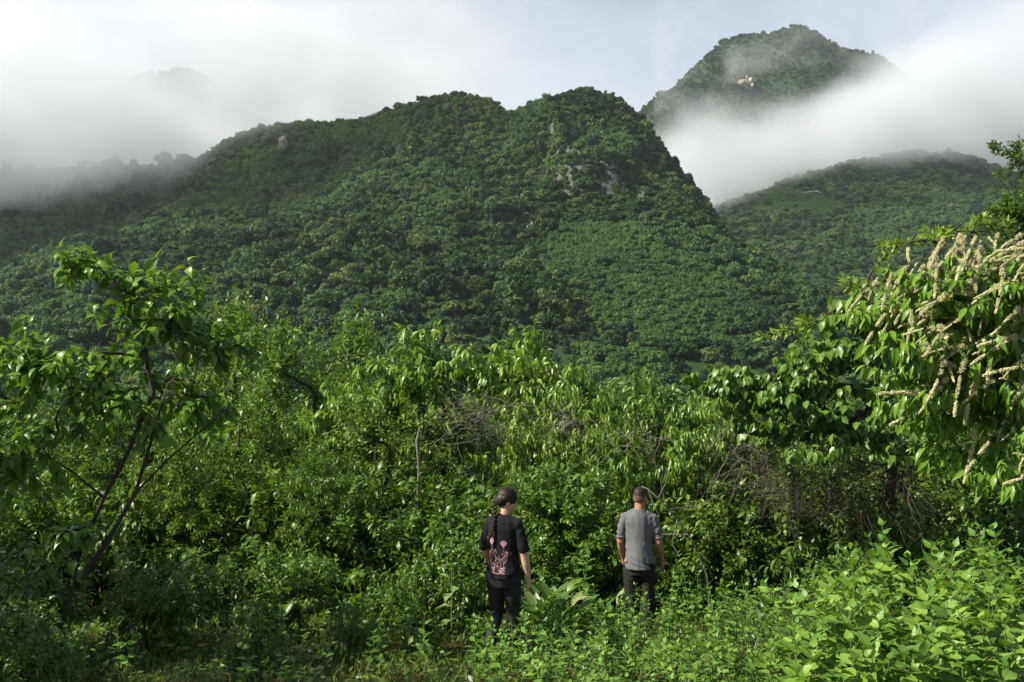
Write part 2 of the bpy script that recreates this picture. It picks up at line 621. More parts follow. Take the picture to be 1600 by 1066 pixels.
def scatter(name, pts, scl, rot, sel, coll, label, cat):
    me = bpy.data.meshes.new(name)
    me.from_pydata(pts.tolist(), [], [])
    a = me.attributes.new('size', 'FLOAT_VECTOR', 'POINT')
    a.data.foreach_set('vector', np.asarray(scl, np.float32).ravel())
    a = me.attributes.new('turn', 'FLOAT', 'POINT')
    a.data.foreach_set('value', np.asarray(rot, np.float32))
    a = me.attributes.new('pick', 'INT', 'POINT')
    a.data.foreach_set('value', np.asarray(sel, np.int32))
    o = link(name, me)
    ng = bpy.data.node_groups.new(name, 'GeometryNodeTree')
    ng.interface.new_socket('Geometry', in_out='INPUT', socket_type='NodeSocketGeometry')
    ng.interface.new_socket('Geometry', in_out='OUTPUT', socket_type='NodeSocketGeometry')
    gi = ng.nodes.new('NodeGroupInput')
    go = ng.nodes.new('NodeGroupOutput')
    ci = ng.nodes.new('GeometryNodeCollectionInfo')
    ci.inputs['Collection'].default_value = coll
    ci.inputs['Separate Children'].default_value = True
    ci.inputs['Reset Children'].default_value = True
    ip = ng.nodes.new('GeometryNodeInstanceOnPoints')
    ip.inputs['Pick Instance'].default_value = True

    def attr(nm, ty):
        n = ng.nodes.new('GeometryNodeInputNamedAttribute')
        n.data_type = ty
        n.inputs[0].default_value = nm
        return n.outputs[0]
    cx = ng.nodes.new('ShaderNodeCombineXYZ')
    ng.links.new(attr('turn', 'FLOAT'), cx.inputs[2])
    L = ng.links.new
    L(gi.outputs[0], ip.inputs['Points'])
    L(ci.outputs[0], ip.inputs['Instance'])
    L(attr('pick', 'INT'), ip.inputs['Instance Index'])
    L(cx.outputs[0], ip.inputs['Rotation'])
    L(attr('size', 'FLOAT_VECTOR'), ip.inputs['Scale'])
    L(ip.outputs[0], go.inputs[0])
    md = o.modifiers.new('scatter', 'NODES')
    md.node_group = ng
    return tag(o, label, cat, kind='stuff')


def jitter_grid(x0, x1, y0, y1, s, g):
    xs = np.arange(x0, x1, s)
    ys = np.arange(y0, y1, s)
    X, Y = np.meshgrid(xs, ys)
    X = X.ravel() + (g.random(X.size) - .5) * s * .95
    Y = Y.ravel() + (g.random(Y.size) - .5) * s * .95
    return X, Y


def in_poly(px, py, poly):
    ins = np.zeros(px.shape, bool)
    for (x1, y1), (x2, y2) in zip(poly, poly[1:] + poly[:1]):
        c = ((y1 > py) != (y2 > py)) & (px < (x2 - x1) * (py - y1) / (y2 - y1 + 1e-9) + x1)
        ins ^= c
    return ins


# cleared ground on the slopes, outlined on the land as it lies seen from the viewpoint
FIELD = [(838, 385), (900, 355), (1010, 352), (1090, 378), (1120, 430), (1165, 455), (1195, 490), (1110, 540), (1010, 545), (930, 520), (900, 475), (850, 430)]
FIELD2 = [(1150, 300), (1200, 288), (1262, 300), (1325, 318), (1300, 338), (1230, 335), (1160, 330)]
FIELD3 = [(1330, 330), (1390, 305), (1480, 300), (1510, 340), (1440, 372), (1340, 372)]
fg_x = np.array([-200, 60, 90, 350, 380, 560, 700, 860, 900, 1090, 1110, 1250, 1330, 1450, 1540, 1800])
fg_y = np.array([505, 505, 380, 385, 500, 500, 512, 535, 590, 590, 565, 548, 450, 400, 330, 200])

xs, ys, zs, ss, sp = [], [], [], [], []
for (a, b, c_, d, s, smul) in [(-420, 420, 232, 520, 6.6, 1.0), (-700, 460, 520, 1010, 6.6, 1.0), (-900, -200, 1010, 1250, 9, 1.2), (180, 1150, 880, 1680, 7.8, 1.05), (100, 1150, 1680, 2400, 8.5, 1.05), (-760, -250, 1420, 1580, 10, 1.1), (-350, 260, 640, 930, 3.9, .72)]:
    X, Y = jitter_grid(a, b, c_, d, s, gf)
    Z = HM(X, Y)
    sc = smul * (0.50 + 0.85 * gf.random(len(X)) ** 2.2)
    k = visible(X, Y, Z, 30) & (np.abs(X / Y) < 0.60)
    if s == 3.9:      # steep faces carry more trees to the square metre of map
        k &= np.hypot(HM(X + 8, Y) - HM(X - 8, Y), HM(X, Y + 8) - HM(X, Y - 8)) / 16 > .62
    xs.append(X[k]); ys.append(Y[k]); zs.append(Z[k]); ss.append(sc[k])
for RD, s_, w_, m_ in ((MAIN, 3.6, 9, .75), (FARP, 6.0, 14, .95), (BACK, 6.0, 14, .9)):      # closed canopy along the crests
    for A_, B_ in zip(RD[:-1], RD[1:]):
        n_ = int(np.hypot(*(B_ - A_)[:2]) * w_ * 2 / s_ ** 2)
        u_ = gf.random((n_, 1))
        q_ = A_[:2] + (B_ - A_)[:2] * u_ + gf.normal(size=(n_, 2)) * w_
        z_ = HM(q_[:, 0], q_[:, 1])
        k = visible(q_[:, 0], q_[:, 1], z_, 30) & (np.abs(q_[:, 0] / q_[:, 1]) < .6)
        xs.append(q_[k, 0]); ys.append(q_[k, 1]); zs.append(z_[k]); ss.append(m_ * (.6 + .4 * gf.random(k.sum())))
X, Y, Z, S = (np.concatenate(v) for v in (xs, ys, zs, ss))
PX, PY = pix(X, Y, Z)
infield = (in_poly(PX, PY, FIELD) & (Y < 900)) | (in_poly(PX, PY, FIELD2) & (Y > 1000)) | (in_poly(PX, PY, FIELD3) & (Y > 1000) & (gf.random(len(X)) < .75))
infield &= gf.random(len(X)) > 0.025
cliffy = in_poly(PX, PY, [(845, 190), (905, 195), (1000, 205), (1005, 310), (930, 320), (870, 305)]) & (Y < 900) & (fbm(X / 9, Z / 40, octv=2, seed=44) > -.02)
infield |= in_poly(PX, PY, [(430, 205), (452, 200), (462, 246), (436, 250)]) & (Y < 990) & (gf.random(len(X)) < .85)
infield |= cliffy & (gf.random(len(X)) < .55)
X, Y, Z, S, PX, PY = (v[~infield] for v in (X, Y, Z, S, PX, PY))
big = fbm(X / 70, Y / 70, octv=2, seed=31)
zn = fbm(X / 55 + 7, Y / 80, octv=3, seed=33)
viny = (zn > .10) & (gf.random(len(X)) < .72) & (Y < 1700)       # stretches where low vine-hung growth replaces tall trees
vx = np.stack([X, Y, Z, (.9 + .9 * gf.random(len(X)))], 1)[viny]
X, Y, Z, S, PX, PY, big = (v[~viny] for v in (X, Y, Z, S, PX, PY, big))
S = S * (1 + .55 * big)
S = np.where(gf.random(len(X)) < .05, S * 1.45, S)
S = np.where((Z > 170) & (Y < 1000), np.minimum(S, .95), S)
slope = np.hypot(HM(X + 4, Y) - Z, HM(X, Y + 4) - Z) / 4
pick = gf.integers(0, len(KINDS), len(X))
pick = np.where((slope > .8) & (gf.random(len(X)) < .3), 3, pick)
S = np.where(((pick == 2) | (pick == 7)) & (slope < .9), S * .8, S)
pick = np.where((pick == 13) & ((gf.random(len(X)) < .6) | (Y > 900)), 0, pick)
rot = gf.random(len(X)) * 6.283
# the 300 trees that show largest are things of their own
topy = PY - 8 * S / Y * FPX
cand = (PX > -10) & (PX < 1610) & (topy < np.interp(PX, fg_x, fg_y) - 14) & visible(X, Y, Z, 6)
app = np.where(cand, S / Y, 0)
order = np.argsort(-app)[:300]
single = np.zeros(len(X), bool)
single[order] = True
hz = 0.85 + .35 * gf.random(len(X))
pts = np.stack([X, Y, Z - .3], 1)
far_ = ~single
scatter('forest', pts[far_], np.stack([S, S, S * hz], 1)[far_], rot[far_], pick[far_], C_TREE, 'dense dark green forest covering the mountain slopes and peaks', 'forest')


def zone(px, py):
    side = 'left' if px < 420 else 'middle' if px < 830 else 'cleared' if px < 1150 else 'right'
    return side


ZL = {'left': ('tree at the mountain foot behind the leafy sapling', 'trees at the mountain foot, left'),
      'middle': ('tree at the mountain foot above the bright thicket', 'trees at the mountain foot, middle'),
      'cleared': ('tree standing round the pale green clearing on the lower slope', 'trees round the clearing'),
      'right': ('tree on the low spur running down behind the flowering tree', 'trees on the right spur')}
SH = {'open': 'loose-crowned', 'palm': 'palm-like', 'round': 'round', 'umbrella': 'flat-topped', 'tall': 'tall narrow', 'draped': 'vine-draped', 'wide': 'broad-crowned'}
ntree = 0
for i in order:
    k, cm, tm = PROTO[pick[i]]
    e = empty('forest_tree', pts[i], rot[i])
    e.scale = (S[i], S[i], S[i] * hz[i])
    a, gname = ZL[zone(PX[i], PY[i])]
    tag(e, '%s green %s' % (SH[k], a), 'tree', SH[k] + ' ' + gname)
    link('crown', cm, e)
    link('trunk', tm, e)

# scrub and maize on the cleared slopes
xs = []
for (a, b, c_, d, s, smul, poly, ymin, ymax) in [(0, 230, 300, 840, 2.2, .85, FIELD, 0, 900), (330, 800, 900, 1620, 4.0, 1.3, FIELD2, 1000, 9999), (330, 900, 900, 1620, 6.0, 1.0, FIELD3, 1000, 9999)]:
    X2, Y2 = jitter_grid(a, b, c_, d, s, gf)
    Z2 = HM(X2, Y2)
    p, q = pix(X2, Y2, Z2)
    k = in_poly(p, q, poly) & (Y2 > ymin) & (Y2 < ymax) & visible(X2, Y2, Z2, 25)
    sc = smul * (.55 + .75 * gf.random(len(X2)) ** 2)
    if poly is FIELD2:
        sc *= .35
    xs.append(np.stack([X2, Y2, Z2, sc], 1)[k])
MEADOW = xs.pop(1)
F = np.concatenate(xs + [vx, np.stack([vx[:, 0] + 3 * gf.normal(size=len(vx)), vx[:, 1] + 3 * gf.normal(size=len(vx)), vx[:, 2], vx[:, 3] * .8], 1)])
F[:, 2] = HM(F[:, 0], F[:, 1])
n = len(F)
F[:, 2] += .35
scatter('scrub', F[:, :3], np.stack([F[:, 3], F[:, 3], F[:, 3] * (.7 + .7 * gf.random(n))], 1), gf.random(n) * 6.28, gf.integers(0, 3, n), C_SCRUB, 'low pale green scrub and vines on clearings and between the forest trees', 'scrub')
C_MEADOW = proto_collection('meadow_kinds', [crown_mesh('crown_meadow', lobes('scrub', gf), 90, 0.42, BRIGHT, gf)])
n2_ = len(MEADOW)
scatter('meadow', MEADOW[:, :3], np.stack([MEADOW[:, 3] * 1.6, MEADOW[:, 3] * 1.6, MEADOW[:, 3]], 1), gf.random(n2_) * 6.28, np.zeros(n2_), C_MEADOW, 'pale green field on the hill below the right cloud bank', 'meadow')
print('forest', far_.sum(), 'scrub', n)


# single trees that stand out by colour
def odd_tree(px, py, lo, hi, kind, mat, s, label, cat='tree'):
    ysr = np.linspace(lo, hi, 400)
    xr = (px - 800) / FPX * ysr
    _, q = pix(xr, ysr, HM(xr, ysr) + 5 * s)
    k = np.argmin(np.abs(q - py))
    e = empty('forest_tree', (xr[k], ysr[k], h1(xr[k], ysr[k]) - .3), 1.0, s)
    g = np.random.default_rng(int(px))
    link('crown', crown_mesh('crown_single', lobes(kind, g), 150, .6, mat, g), e)
    link('trunk', trunk_mesh('trunk_single', 6, .3, g, FARBARK), e)
    tag(e, label, cat)


odd_tree(404, 455, 330, 520, 'umbrella', GOLD, .75, 'small yellowing tree amid green forest above the left thicket')
odd_tree(1082, 415, 420, 700, 'round', BRIGHT, .95, 'lone pale green round tree with slim trunk on the upper clearing')
odd_tree(250, 320, 520, 900, 'wide', GOLD, .8, 'yellow-brown tree high on the left slope below the cloud')
odd_tree(818, 372, 520, 800, 'umbrella', GOLD, .8, 'ochre-leaved tree at the left top corner of the clearing')
odd_tree(1300, 420, 380, 700, 'wide', BRIGHT, 1.0, 'pale spreading tree on the low spur right of the clearing')

# ------------------------------------------------------------------ limestone outcrops on the mountains
ROCK = bpy.data.materials.new('limestone')
ROCK.use_nodes = True
t = ROCK.node_tree
bs = t.nodes['Principled BSDF']
tcr = N(t, 'ShaderNodeTexCoord')
mpr = N(t, 'ShaderNodeMapping', {'Vector': tcr.outputs['Object'], 'Scale': (1, 1, 0.22)})
nz = N(t, 'ShaderNodeTexNoise', {'Vector': mpr.outputs[0], 'Scale': 0.35, 'Detail': 7.0, 'Roughness': 0.7})
cc = RAMP(t, nz.outputs[0], [(0.36, (0.045, 0.05, 0.04)), (0.52, (0.16, 0.155, 0.14)), (0.68, (0.34, 0.33, 0.31))])
t.links.new(cc, bs.inputs['Base Color'])
bs.inputs['Roughness'].default_value = 0.95
bb = N(t, 'ShaderNodeBump', {'Height': nz.outputs[0], 'Strength': 1.0, 'Distance': 1.5})
t.links.new(bb.outputs[0], bs.inputs['Normal'])


PALEROCK = plain('pale_limestone', (0.36, 0.33, 0.27), .95, .1, .45, 0.5, 0.8)


def outcrop(px, py, lo, hi, w, h, label, seed, lean=0.25, push=7.0, mat=ROCK):
    ysr = np.linspace(lo, hi, 900)
    xr = (px - 800) / FPX * ysr
    _, q = pix(xr, ysr, HM(xr, ysr))
    k = np.argmin(np.abs(q - py))
    X0, Y0 = xr[k], ysr[k]
    Z0 = h1(X0, Y0)
    nu, nv = 15, 22
    u, v = np.meshgrid(np.linspace(-1, 1, nu), np.linspace(-1, 1, nv))
    edge = np.sqrt(np.maximum(0, 1 - np.abs(u) ** 3)) * np.sqrt(np.maximum(0, 1 - np.abs(v) ** 4))
    n = fbm(u * 2.4 + seed, v * 1.2, octv=4, seed=seed) + .6 * np.abs(fbm(u * 5 + seed, v * .9, octv=2, seed=seed + 5))
    x = u * w * (1 - .75 * np.abs(v) ** 2.5) * (.8 + .5 * fbm(v * 1.6, u * 0 + seed, octv=2, seed=seed)) + w * .3 * fbm(v * 1.3 + 9, u * 0, octv=2, seed=seed + 2)
    z = v * h
    z = z + h * .7 * fbm(u * 3.4, v * .12 + 7, octv=3, seed=seed + 3)
    n = n + .9 * np.abs(fbm(u * 7 + seed, v * .35, octv=2, seed=seed + 9)) - .3
    y = lean * z - push * edge * (1 + .9 * n) + 5
    f = np.stack([x, y, z], -1).reshape(-1, 3)
    b = np.stack([x * .95, lean * z + 14 + 0 * x, z], -1).reshape(-1, 3)
    V = np.concatenate([f, b])
    ix = np.arange(nu * nv).reshape(nv, nu)
    q1 = np.stack([ix[:-1, :-1], ix[:-1, 1:], ix[1:, 1:], ix[1:, :-1]], -1).reshape(-1, 4)
    ring = np.concatenate([ix[0, :], ix[1:, -1], ix[-1, -2::-1], ix[-2:0:-1, 0]])
    r2 = np.roll(ring, -1)
    q2 = np.stack([ring, ring + nu * nv, r2 + nu * nv, r2], -1)
    o = link('cliff', mesh_np('cliff', V, np.concatenate([q1, q1[:, ::-1] + nu * nv, q2]), mat=mat))
    o.location = (X0, Y0, Z0 + 2)
    tag(o, label, 'cliff')


outcrop(443, 232, 700, 960, 5, 9, 'narrow bright limestone scar just below the left cloud', 3, .6, 13, PALEROCK)
outcrop(1003, 318, 500, 860, 2.5, 7, 'thin pale rock streak low on the right flank of the peak', 43, .4, 10)
outcrop(1166, 134, 1900, 2320, 26, 16, 'warm pale rock face high on the far misty peak', 31, .6, 26, PALEROCK)
outcrop(1290, 303, 1200, 1640, 40, 4, 'long low brown bank above the field on the back hill', 37, .7, 7)
outcrop(830, 358, 500, 860, 5, 4, 'small pale boulder pile at the upper corner of the clearing', 41, .5, 8)
# ------------------------------------------------------------------ cloud banks and the air
def curve_map(nt, v, a, b, pts):
    """piecewise curve: v from a..b (input) to the given heights; pts = [(input, output)]"""
    lo = min(p[1] for p in pts)
    hi = max(p[1] for p in pts)
    f = MR(nt, v, a, b, 0, 1, smooth=False)
    n = nt.nodes.new('ShaderNodeFloatCurve')
    cu = n.mapping.curves[0]
    while len(cu.points) < len(pts):
        cu.points.new(.5, .5)
    for p, (i, o) in zip(cu.points, pts):
        p.location = ((i - a) / (b - a), (o - lo) / (hi - lo))
        p.handle_type = 'AUTO_CLAMPED'
    n.mapping.update()
    nt.links.new(f, n.inputs['Value'])
    return MA(nt, 'ADD', MA(nt, 'MULTIPLY', n.outputs[0], hi - lo), lo)


def mist_material(name, build, color=(0.90, 0.915, 0.94)):
    m = bpy.data.materials.new(name)
    m.use_nodes = True
    t = m.node_tree
    t.nodes.clear()
    out = N(t, 'ShaderNodeOutputMaterial')
    geo = N(t, 'ShaderNodeNewGeometry')
    s = N(t, 'ShaderNodeSeparateXYZ', {0: geo.outputs['Position']})
    d = build(t, geo.outputs['Position'], *s.outputs)
    pv = N(t, 'ShaderNodeVolumePrincipled', {'Color': (*color, 1), 'Density': d, 'Anisotropy': 0.0})
    t.links.new(pv.outputs[0], out.inputs['Volume'])
    return m


def box_obj(name, a, b, mat, seg=1):
    bm = bmesh.new()
    bmesh.ops.create_cube(bm, size=1.0)
    for v in bm.verts:
        v.co = Vector([(a[i] + b[i]) / 2 + v.co[i] * (b[i] - a[i]) for i in range(3)])
    me = bpy.data.meshes.new(name)
    bm.to_mesh(me)
    bm.free()
    return link(name, me, None, mat)


def left_bank(t, P, x, y, z):
    n = N(t, 'ShaderNodeTexNoise', {'Vector': P, 'Scale': 0.0085, 'Detail': 4.5, 'Roughness': 0.6}).outputs[0]
    nn_ = MA(t, 'SUBTRACT', n, 0.5)
    base = curve_map(t, x, -1200, 150, [(-1200, 104), (-620, 116), (-489, 126), (-390, 140), (-305, 164), (-226, 200), (-143, 232), (-60, 258), (150, 330)])
    h = MA(t, 'ADD', MA(t, 'SUBTRACT', z, base), MA(t, 'MULTIPLY', nn_, 95.0))
    up = MR(t, h, -14.0, 52.0)
    top = MR(t, MA(t, 'ADD', z, MA(t, 'MULTIPLY', nn_, 110.0)), 285.0, 350.0, 1.0, 0.0)
    xe = MR(t, MA(t, 'ADD', x, MA(t, 'MULTIPLY', nn_, 260.0)), -150.0, 90.0, 1.0, 0.0)
    fr = MR(t, MA(t, 'ADD', y, MA(t, 'MULTIPLY', nn_, 160.0)), 780.0, 900.0)
    xl = MR(t, MA(t, 'ADD', x, MA(t, 'MULTIPLY', nn_, 200.0)), -860.0, -700.0)
    d = MA(t, 'MULTIPLY', MA(t, 'MULTIPLY', up, top), MA(t, 'MULTIPLY', MA(t, 'MULTIPLY', xe, xl), fr))
    thin = MR(t, n, 0.36, 0.57, 0.12, 1.0)
    hx = MA(t, 'POWER', MA(t, 'DIVIDE', MA(t, 'ADD', x, 362.0), 62.0), 2.0)      # a rift through which the peak behind shows faintly
    hy = MA(t, 'POWER', MA(t, 'DIVIDE', MA(t, 'SUBTRACT', y, 1010.0), 230.0), 2.0)
    hzz = MA(t, 'POWER', MA(t, 'DIVIDE', MA(t, 'SUBTRACT', z, 280.0), 42.0), 2.0)
    rift = MR(t, MA(t, 'ADD', MA(t, 'ADD', hx, hy), MA(t, 'ADD', hzz, MA(t, 'MULTIPLY', nn_, 2.5))), 0.15, 1.3, 0.9, 0.0)
    d = MA(t, 'MULTIPLY', d, thin)
    return MA(t, 'MULTIPLY', MA(t, 'MULTIPLY', d, MA(t, 'SUBTRACT', 1.0, rift)), 0.0135)


def right_bank(t, P, x, y, z):
    n = N(t, 'ShaderNodeTexNoise', {'Vector': P, 'Scale': 0.0068, 'Detail': 4.5, 'Roughness': 0.6}).outputs[0]
    nn_ = MA(t, 'SUBTRACT', n, 0.5)
    lo = curve_map(t, x, 150, 1500, [(150, 170), (250, 172), (298, 180), (354, 216), (420, 246), (559, 266), (699, 262), (850, 240), (1500, 220)])
    hi = curve_map(t, x, 150, 1500, [(150, 315), (250, 322), (340, 326), (420, 338), (500, 372), (580, 415), (760, 480), (1500, 500)])
    h = MA(t, 'ADD', MA(t, 'SUBTRACT', z, lo), MA(t, 'MULTIPLY', nn_, 80.0))
    up = MR(t, h, -12.0, 46.0)
    h2 = MA(t, 'ADD', MA(t, 'SUBTRACT', z, hi), MA(t, 'MULTIPLY', nn_, 190.0))
    top = MR(t, h2, -50.0, 45.0, 1.0, 0.0)
    fr = MR(t, MA(t, 'ADD', y, MA(t, 'MULTIPLY', nn_, 200.0)), 1270.0, 1400.0)
    xe = MR(t, MA(t, 'ADD', x, MA(t, 'MULTIPLY', nn_, 120.0)), 175.0, 260.0)
    d = MA(t, 'MULTIPLY', MA(t, 'MULTIPLY', up, top), MA(t, 'MULTIPLY', fr, xe))
    thin = MR(t, n, 0.37, 0.57, 0.12, 1.0)
    return MA(t, 'MULTIPLY', MA(t, 'MULTIPLY', d, thin), 0.012)


def wisps(t, P, x, y, z):
    n = N(t, 'ShaderNodeTexNoise', {'Vector': P, 'Scale': 0.0075, 'Detail': 5.0, 'Roughness': 0.56, 'Distortion': 0.4}).outputs[0]
    zz = MR(t, z, 380.0, 760.0, 1.0, 0.25)
    k = MR(t, n, 0.52, 0.72)
    return MA(t, 'MULTIPLY', MA(t, 'MULTIPLY', k, zz), 0.0085)


lb = box_obj('cloud_bank', (-1180, 740, 130), (130, 1300, 400), mist_material('cloud_left', left_bank, (0.90, 0.92, 0.95)))
tag(lb, 'white cloud bank swallowing the left half of the ridge', 'cloud', kind='stuff')
rb = box_obj('cloud_bank', (160, 1240, 150), (1480, 1980, 560), mist_material('cloud_right', right_bank, (0.80, 0.825, 0.86)))
tag(rb, 'grey-white cloud bank filling the gap below the far peak', 'cloud', kind='stuff')
wb = box_obj('cloud_wisps', (300, 2010, 330), (1250, 2240, 780), mist_material('cloud_wisps', wisps))
tag(wb, 'thin torn cloud wisps drifting across the far peak', 'cloud', kind='stuff')

hm = bpy.data.materials.new('air')
hm.use_nodes = True
t = hm.node_tree
t.nodes.clear()
pv = N(t, 'ShaderNodeVolumePrincipled', {'Color': (0.80, 0.90, 1.0, 1), 'Density': 0.00005, 'Anisotropy': 0.2})
N(t, 'ShaderNodeOutputMaterial', {'Volume': pv.outputs[0]})
haze = box_obj('haze', (-4300, -80, -45), (4300, 4800, 790), hm)
tag(haze, 'pale bluish haze in the valley air', 'haze', kind='stuff')
# ------------------------------------------------------------------ leaves and branches of the near plants
def template(rows, tooth=0.0):
    """rows = [(t along, half width)]; returns verts (along, across), faces, edge factor"""
    P, E, T = [(0.0, 0.0)], [0.0], []
    for i, (tt, w) in enumerate(rows):
        tz = (1 + tooth) if i % 2 == 0 else 1
        P += [(tt, w * tz), (tt, 0.0), (tt, -w * tz)]
        E += [1.0, 0.0, 1.0]
    P.append((1.0, 0.0))
    E.append(0.0)
    n = len(rows)
    L = lambda i: 1 + 3 * i
    T += [(0, L(0) + 1, L(0)), (0, L(0) + 2, L(0) + 1)]
    for i in range(n - 1):
        a, b = L(i), L(i + 1)
        T += [(a, a + 1, b + 1), (a, b + 1, b), (a + 1, a + 2, b + 2), (a + 1, b + 2, b + 1)]
    a = L(n - 1)
    T += [(a, a + 1, 3 * n + 1), (a + 1, a + 2, 3 * n + 1)]
    return np.array(P), np.array(T), np.array(E)


T_SMALL = template([(0.45, .5)])
T_MED = template([(.28, .42), (.62, .40)])
T_OVATE = template([(.10, .26), (.30, .50), (.52, .45), (.78, .20)])
T_TOOTH = template([(.07, .24), (.16, .40), (.26, .46), (.36, .48), (.47, .40), (.58, .33), (.69, .23), (.80, .15), (.90, .06)], .10)
T_LANCE = template([(.14, .30), (.36, .50), (.62, .42), (.84, .18)])
T_BROAD = template([(.10, .22), (.25, .42), (.45, .50), (.65, .43), (.84, .22)])


def norm(v):
    return v / (np.linalg.norm(v, axis=-1, keepdims=True) + 1e-9)


def leaf_frames(D, U):
    X = norm(D)
    Y = norm(np.cross(U, X))
    Z = np.cross(X, Y)
    return X, Y, Z


def leaf_verts(tpl, length, width, fold, droop):
    """verts of leaves in their own frame: length, width ratio, fold of the halves, droop of the tip"""
    P = tpl[0]
    t, w = P[:, 0][None], P[:, 1][None]
    length, droop = np.atleast_1d(length)[:, None], np.atleast_1d(droop)[:, None]
    lx = t * (1 - .25 * np.abs(droop) * t)
    return np.stack([lx * length, w * width * length * np.ones_like(length), (fold * np.abs(w) * width - droop * t * t) * length], -1)


def leaves_mesh(name, tpl, pos, D, U, length, width, fold, droop, tint, mat):
    X, Y, Z = leaf_frames(D, U)
    L = leaf_verts(tpl, length, width, fold, droop)
    V = pos[:, None, :] + L[..., 0:1] * X[:, None] + L[..., 1:2] * Y[:, None] + L[..., 2:3] * Z[:, None]
    nv = len(tpl[0])
    T = (tpl[1][None] + (np.arange(len(pos)) * nv)[:, None, None]).reshape(-1, 3)
    return mesh_np(name, V.reshape(-1, 3), None, T, mat, smooth=True,
                   attrs={'tint': np.repeat(tint, nv), 'edge': np.tile(tpl[2], len(pos))})


def single_leaf_meshes(name, tpl, width, fold, droops, mat):
    out = []
    for d in droops:
        L = leaf_verts(tpl, np.array([1.0]), width, fold, np.array([d]))[0]
        g = np.random.default_rng(int(d * 100) + 53)
        L[:, 2] += .02 * g.normal(size=len(L)) * (tpl[2] > 0)
        out.append(mesh_np(name, L, None, tpl[1], mat, smooth=True, attrs={'tint': np.full(len(L), .5), 'edge': tpl[2]}))
    return out


def leaf_objects(parent, meshes, pos, D, U, length, name='leaf'):
    X, Y, Z = leaf_frames(D, U)
    for i in range(len(pos)):
        o = bpy.data.objects.new(name, meshes[i % len(meshes)])
        COL.objects.link(o)
        o.parent = parent
        M = Matrix(((X[i][0], Y[i][0], Z[i][0], 0), (X[i][1], Y[i][1], Z[i][1], 0), (X[i][2], Y[i][2], Z[i][2], 0), (0, 0, 0, 1)))
        o.matrix_basis = Matrix.Translation(Vector(pos[i])) @ M @ Matrix.Scale(float(length[i]), 4)


def near_leaf(name, stops, rough=.38, spec=.38, trans=.26, tcol=(1.5, 1.7, .25), obj=.45, rib=.35, back=1.25):
    m = bpy.data.materials.new(name)
    m.use_nodes = True
    t = m.node_tree
    bs = t.nodes['Principled BSDF']
    out = t.nodes['Material Output']
    a = N(t, 'ShaderNodeAttribute', attribute_name='tint').outputs['Fac']
    b = N(t, 'ShaderNodeObjectInfo').outputs['Random']
    f = MA(t, 'ADD', MA(t, 'MULTIPLY', a, 1 - obj), MA(t, 'MULTIPLY', b, obj))
    g = N(t, 'ShaderNodeNewGeometry')
    nz = N(t, 'ShaderNodeTexNoise', {'Vector': g.outputs['Position'], 'Scale': 22.0, 'Detail': 3.0})
    f = MA(t, 'ADD', f, MA(t, 'MULTIPLY', MA(t, 'SUBTRACT', nz.outputs[0], .5), .35), clamp=True)
    c = RAMP(t, f, stops)
    e = N(t, 'ShaderNodeAttribute', attribute_name='edge').outputs['Fac']
    ribm = MR(t, e, 0.04, 0.16, rib, 0.0)
    c = MIX(t, ribm, c, (0.22, 0.30, 0.10, 1))
    c = MIX(t, MA(t, 'MULTIPLY', g.outputs['Backfacing'], .45), c, (0.16, 0.22, 0.10, 1))
    t.links.new(c, bs.inputs['Base Color'])
    bs.inputs['Roughness'].default_value = rough
    bs.inputs['Specular IOR Level'].default_value = spec
    tr = N(t, 'ShaderNodeBsdfTranslucent', {'Color': MIX(t, 1.0, c, (*tcol, 1), 'MULTIPLY')})
    mx = N(t, 'ShaderNodeMixShader', {0: trans, 1: bs.outputs[0], 2: tr.outputs[0]})
    t.links.new(mx.outputs[0], out.inputs['Surface'])
    return m


BARK = plain('dark_bark', (0.048, 0.040, 0.030), .9, .15, .45, 9.0, .006)
PALEBARK = plain('pale_bark', (0.22, 0.18, 0.13), .9, .15, .35, 9.0, .006)
DEADWOOD = plain('dead_twigs', (0.165, 0.150, 0.120), .9, .1, .45, 3.0)
VINEWOOD = plain('brown_vines', (0.088, 0.074, 0.056), .9, .1, .45, 3.0)
STEM = plain('green_stem', (0.10, 0.15, 0.045), .6, .3, .3, 8.0)


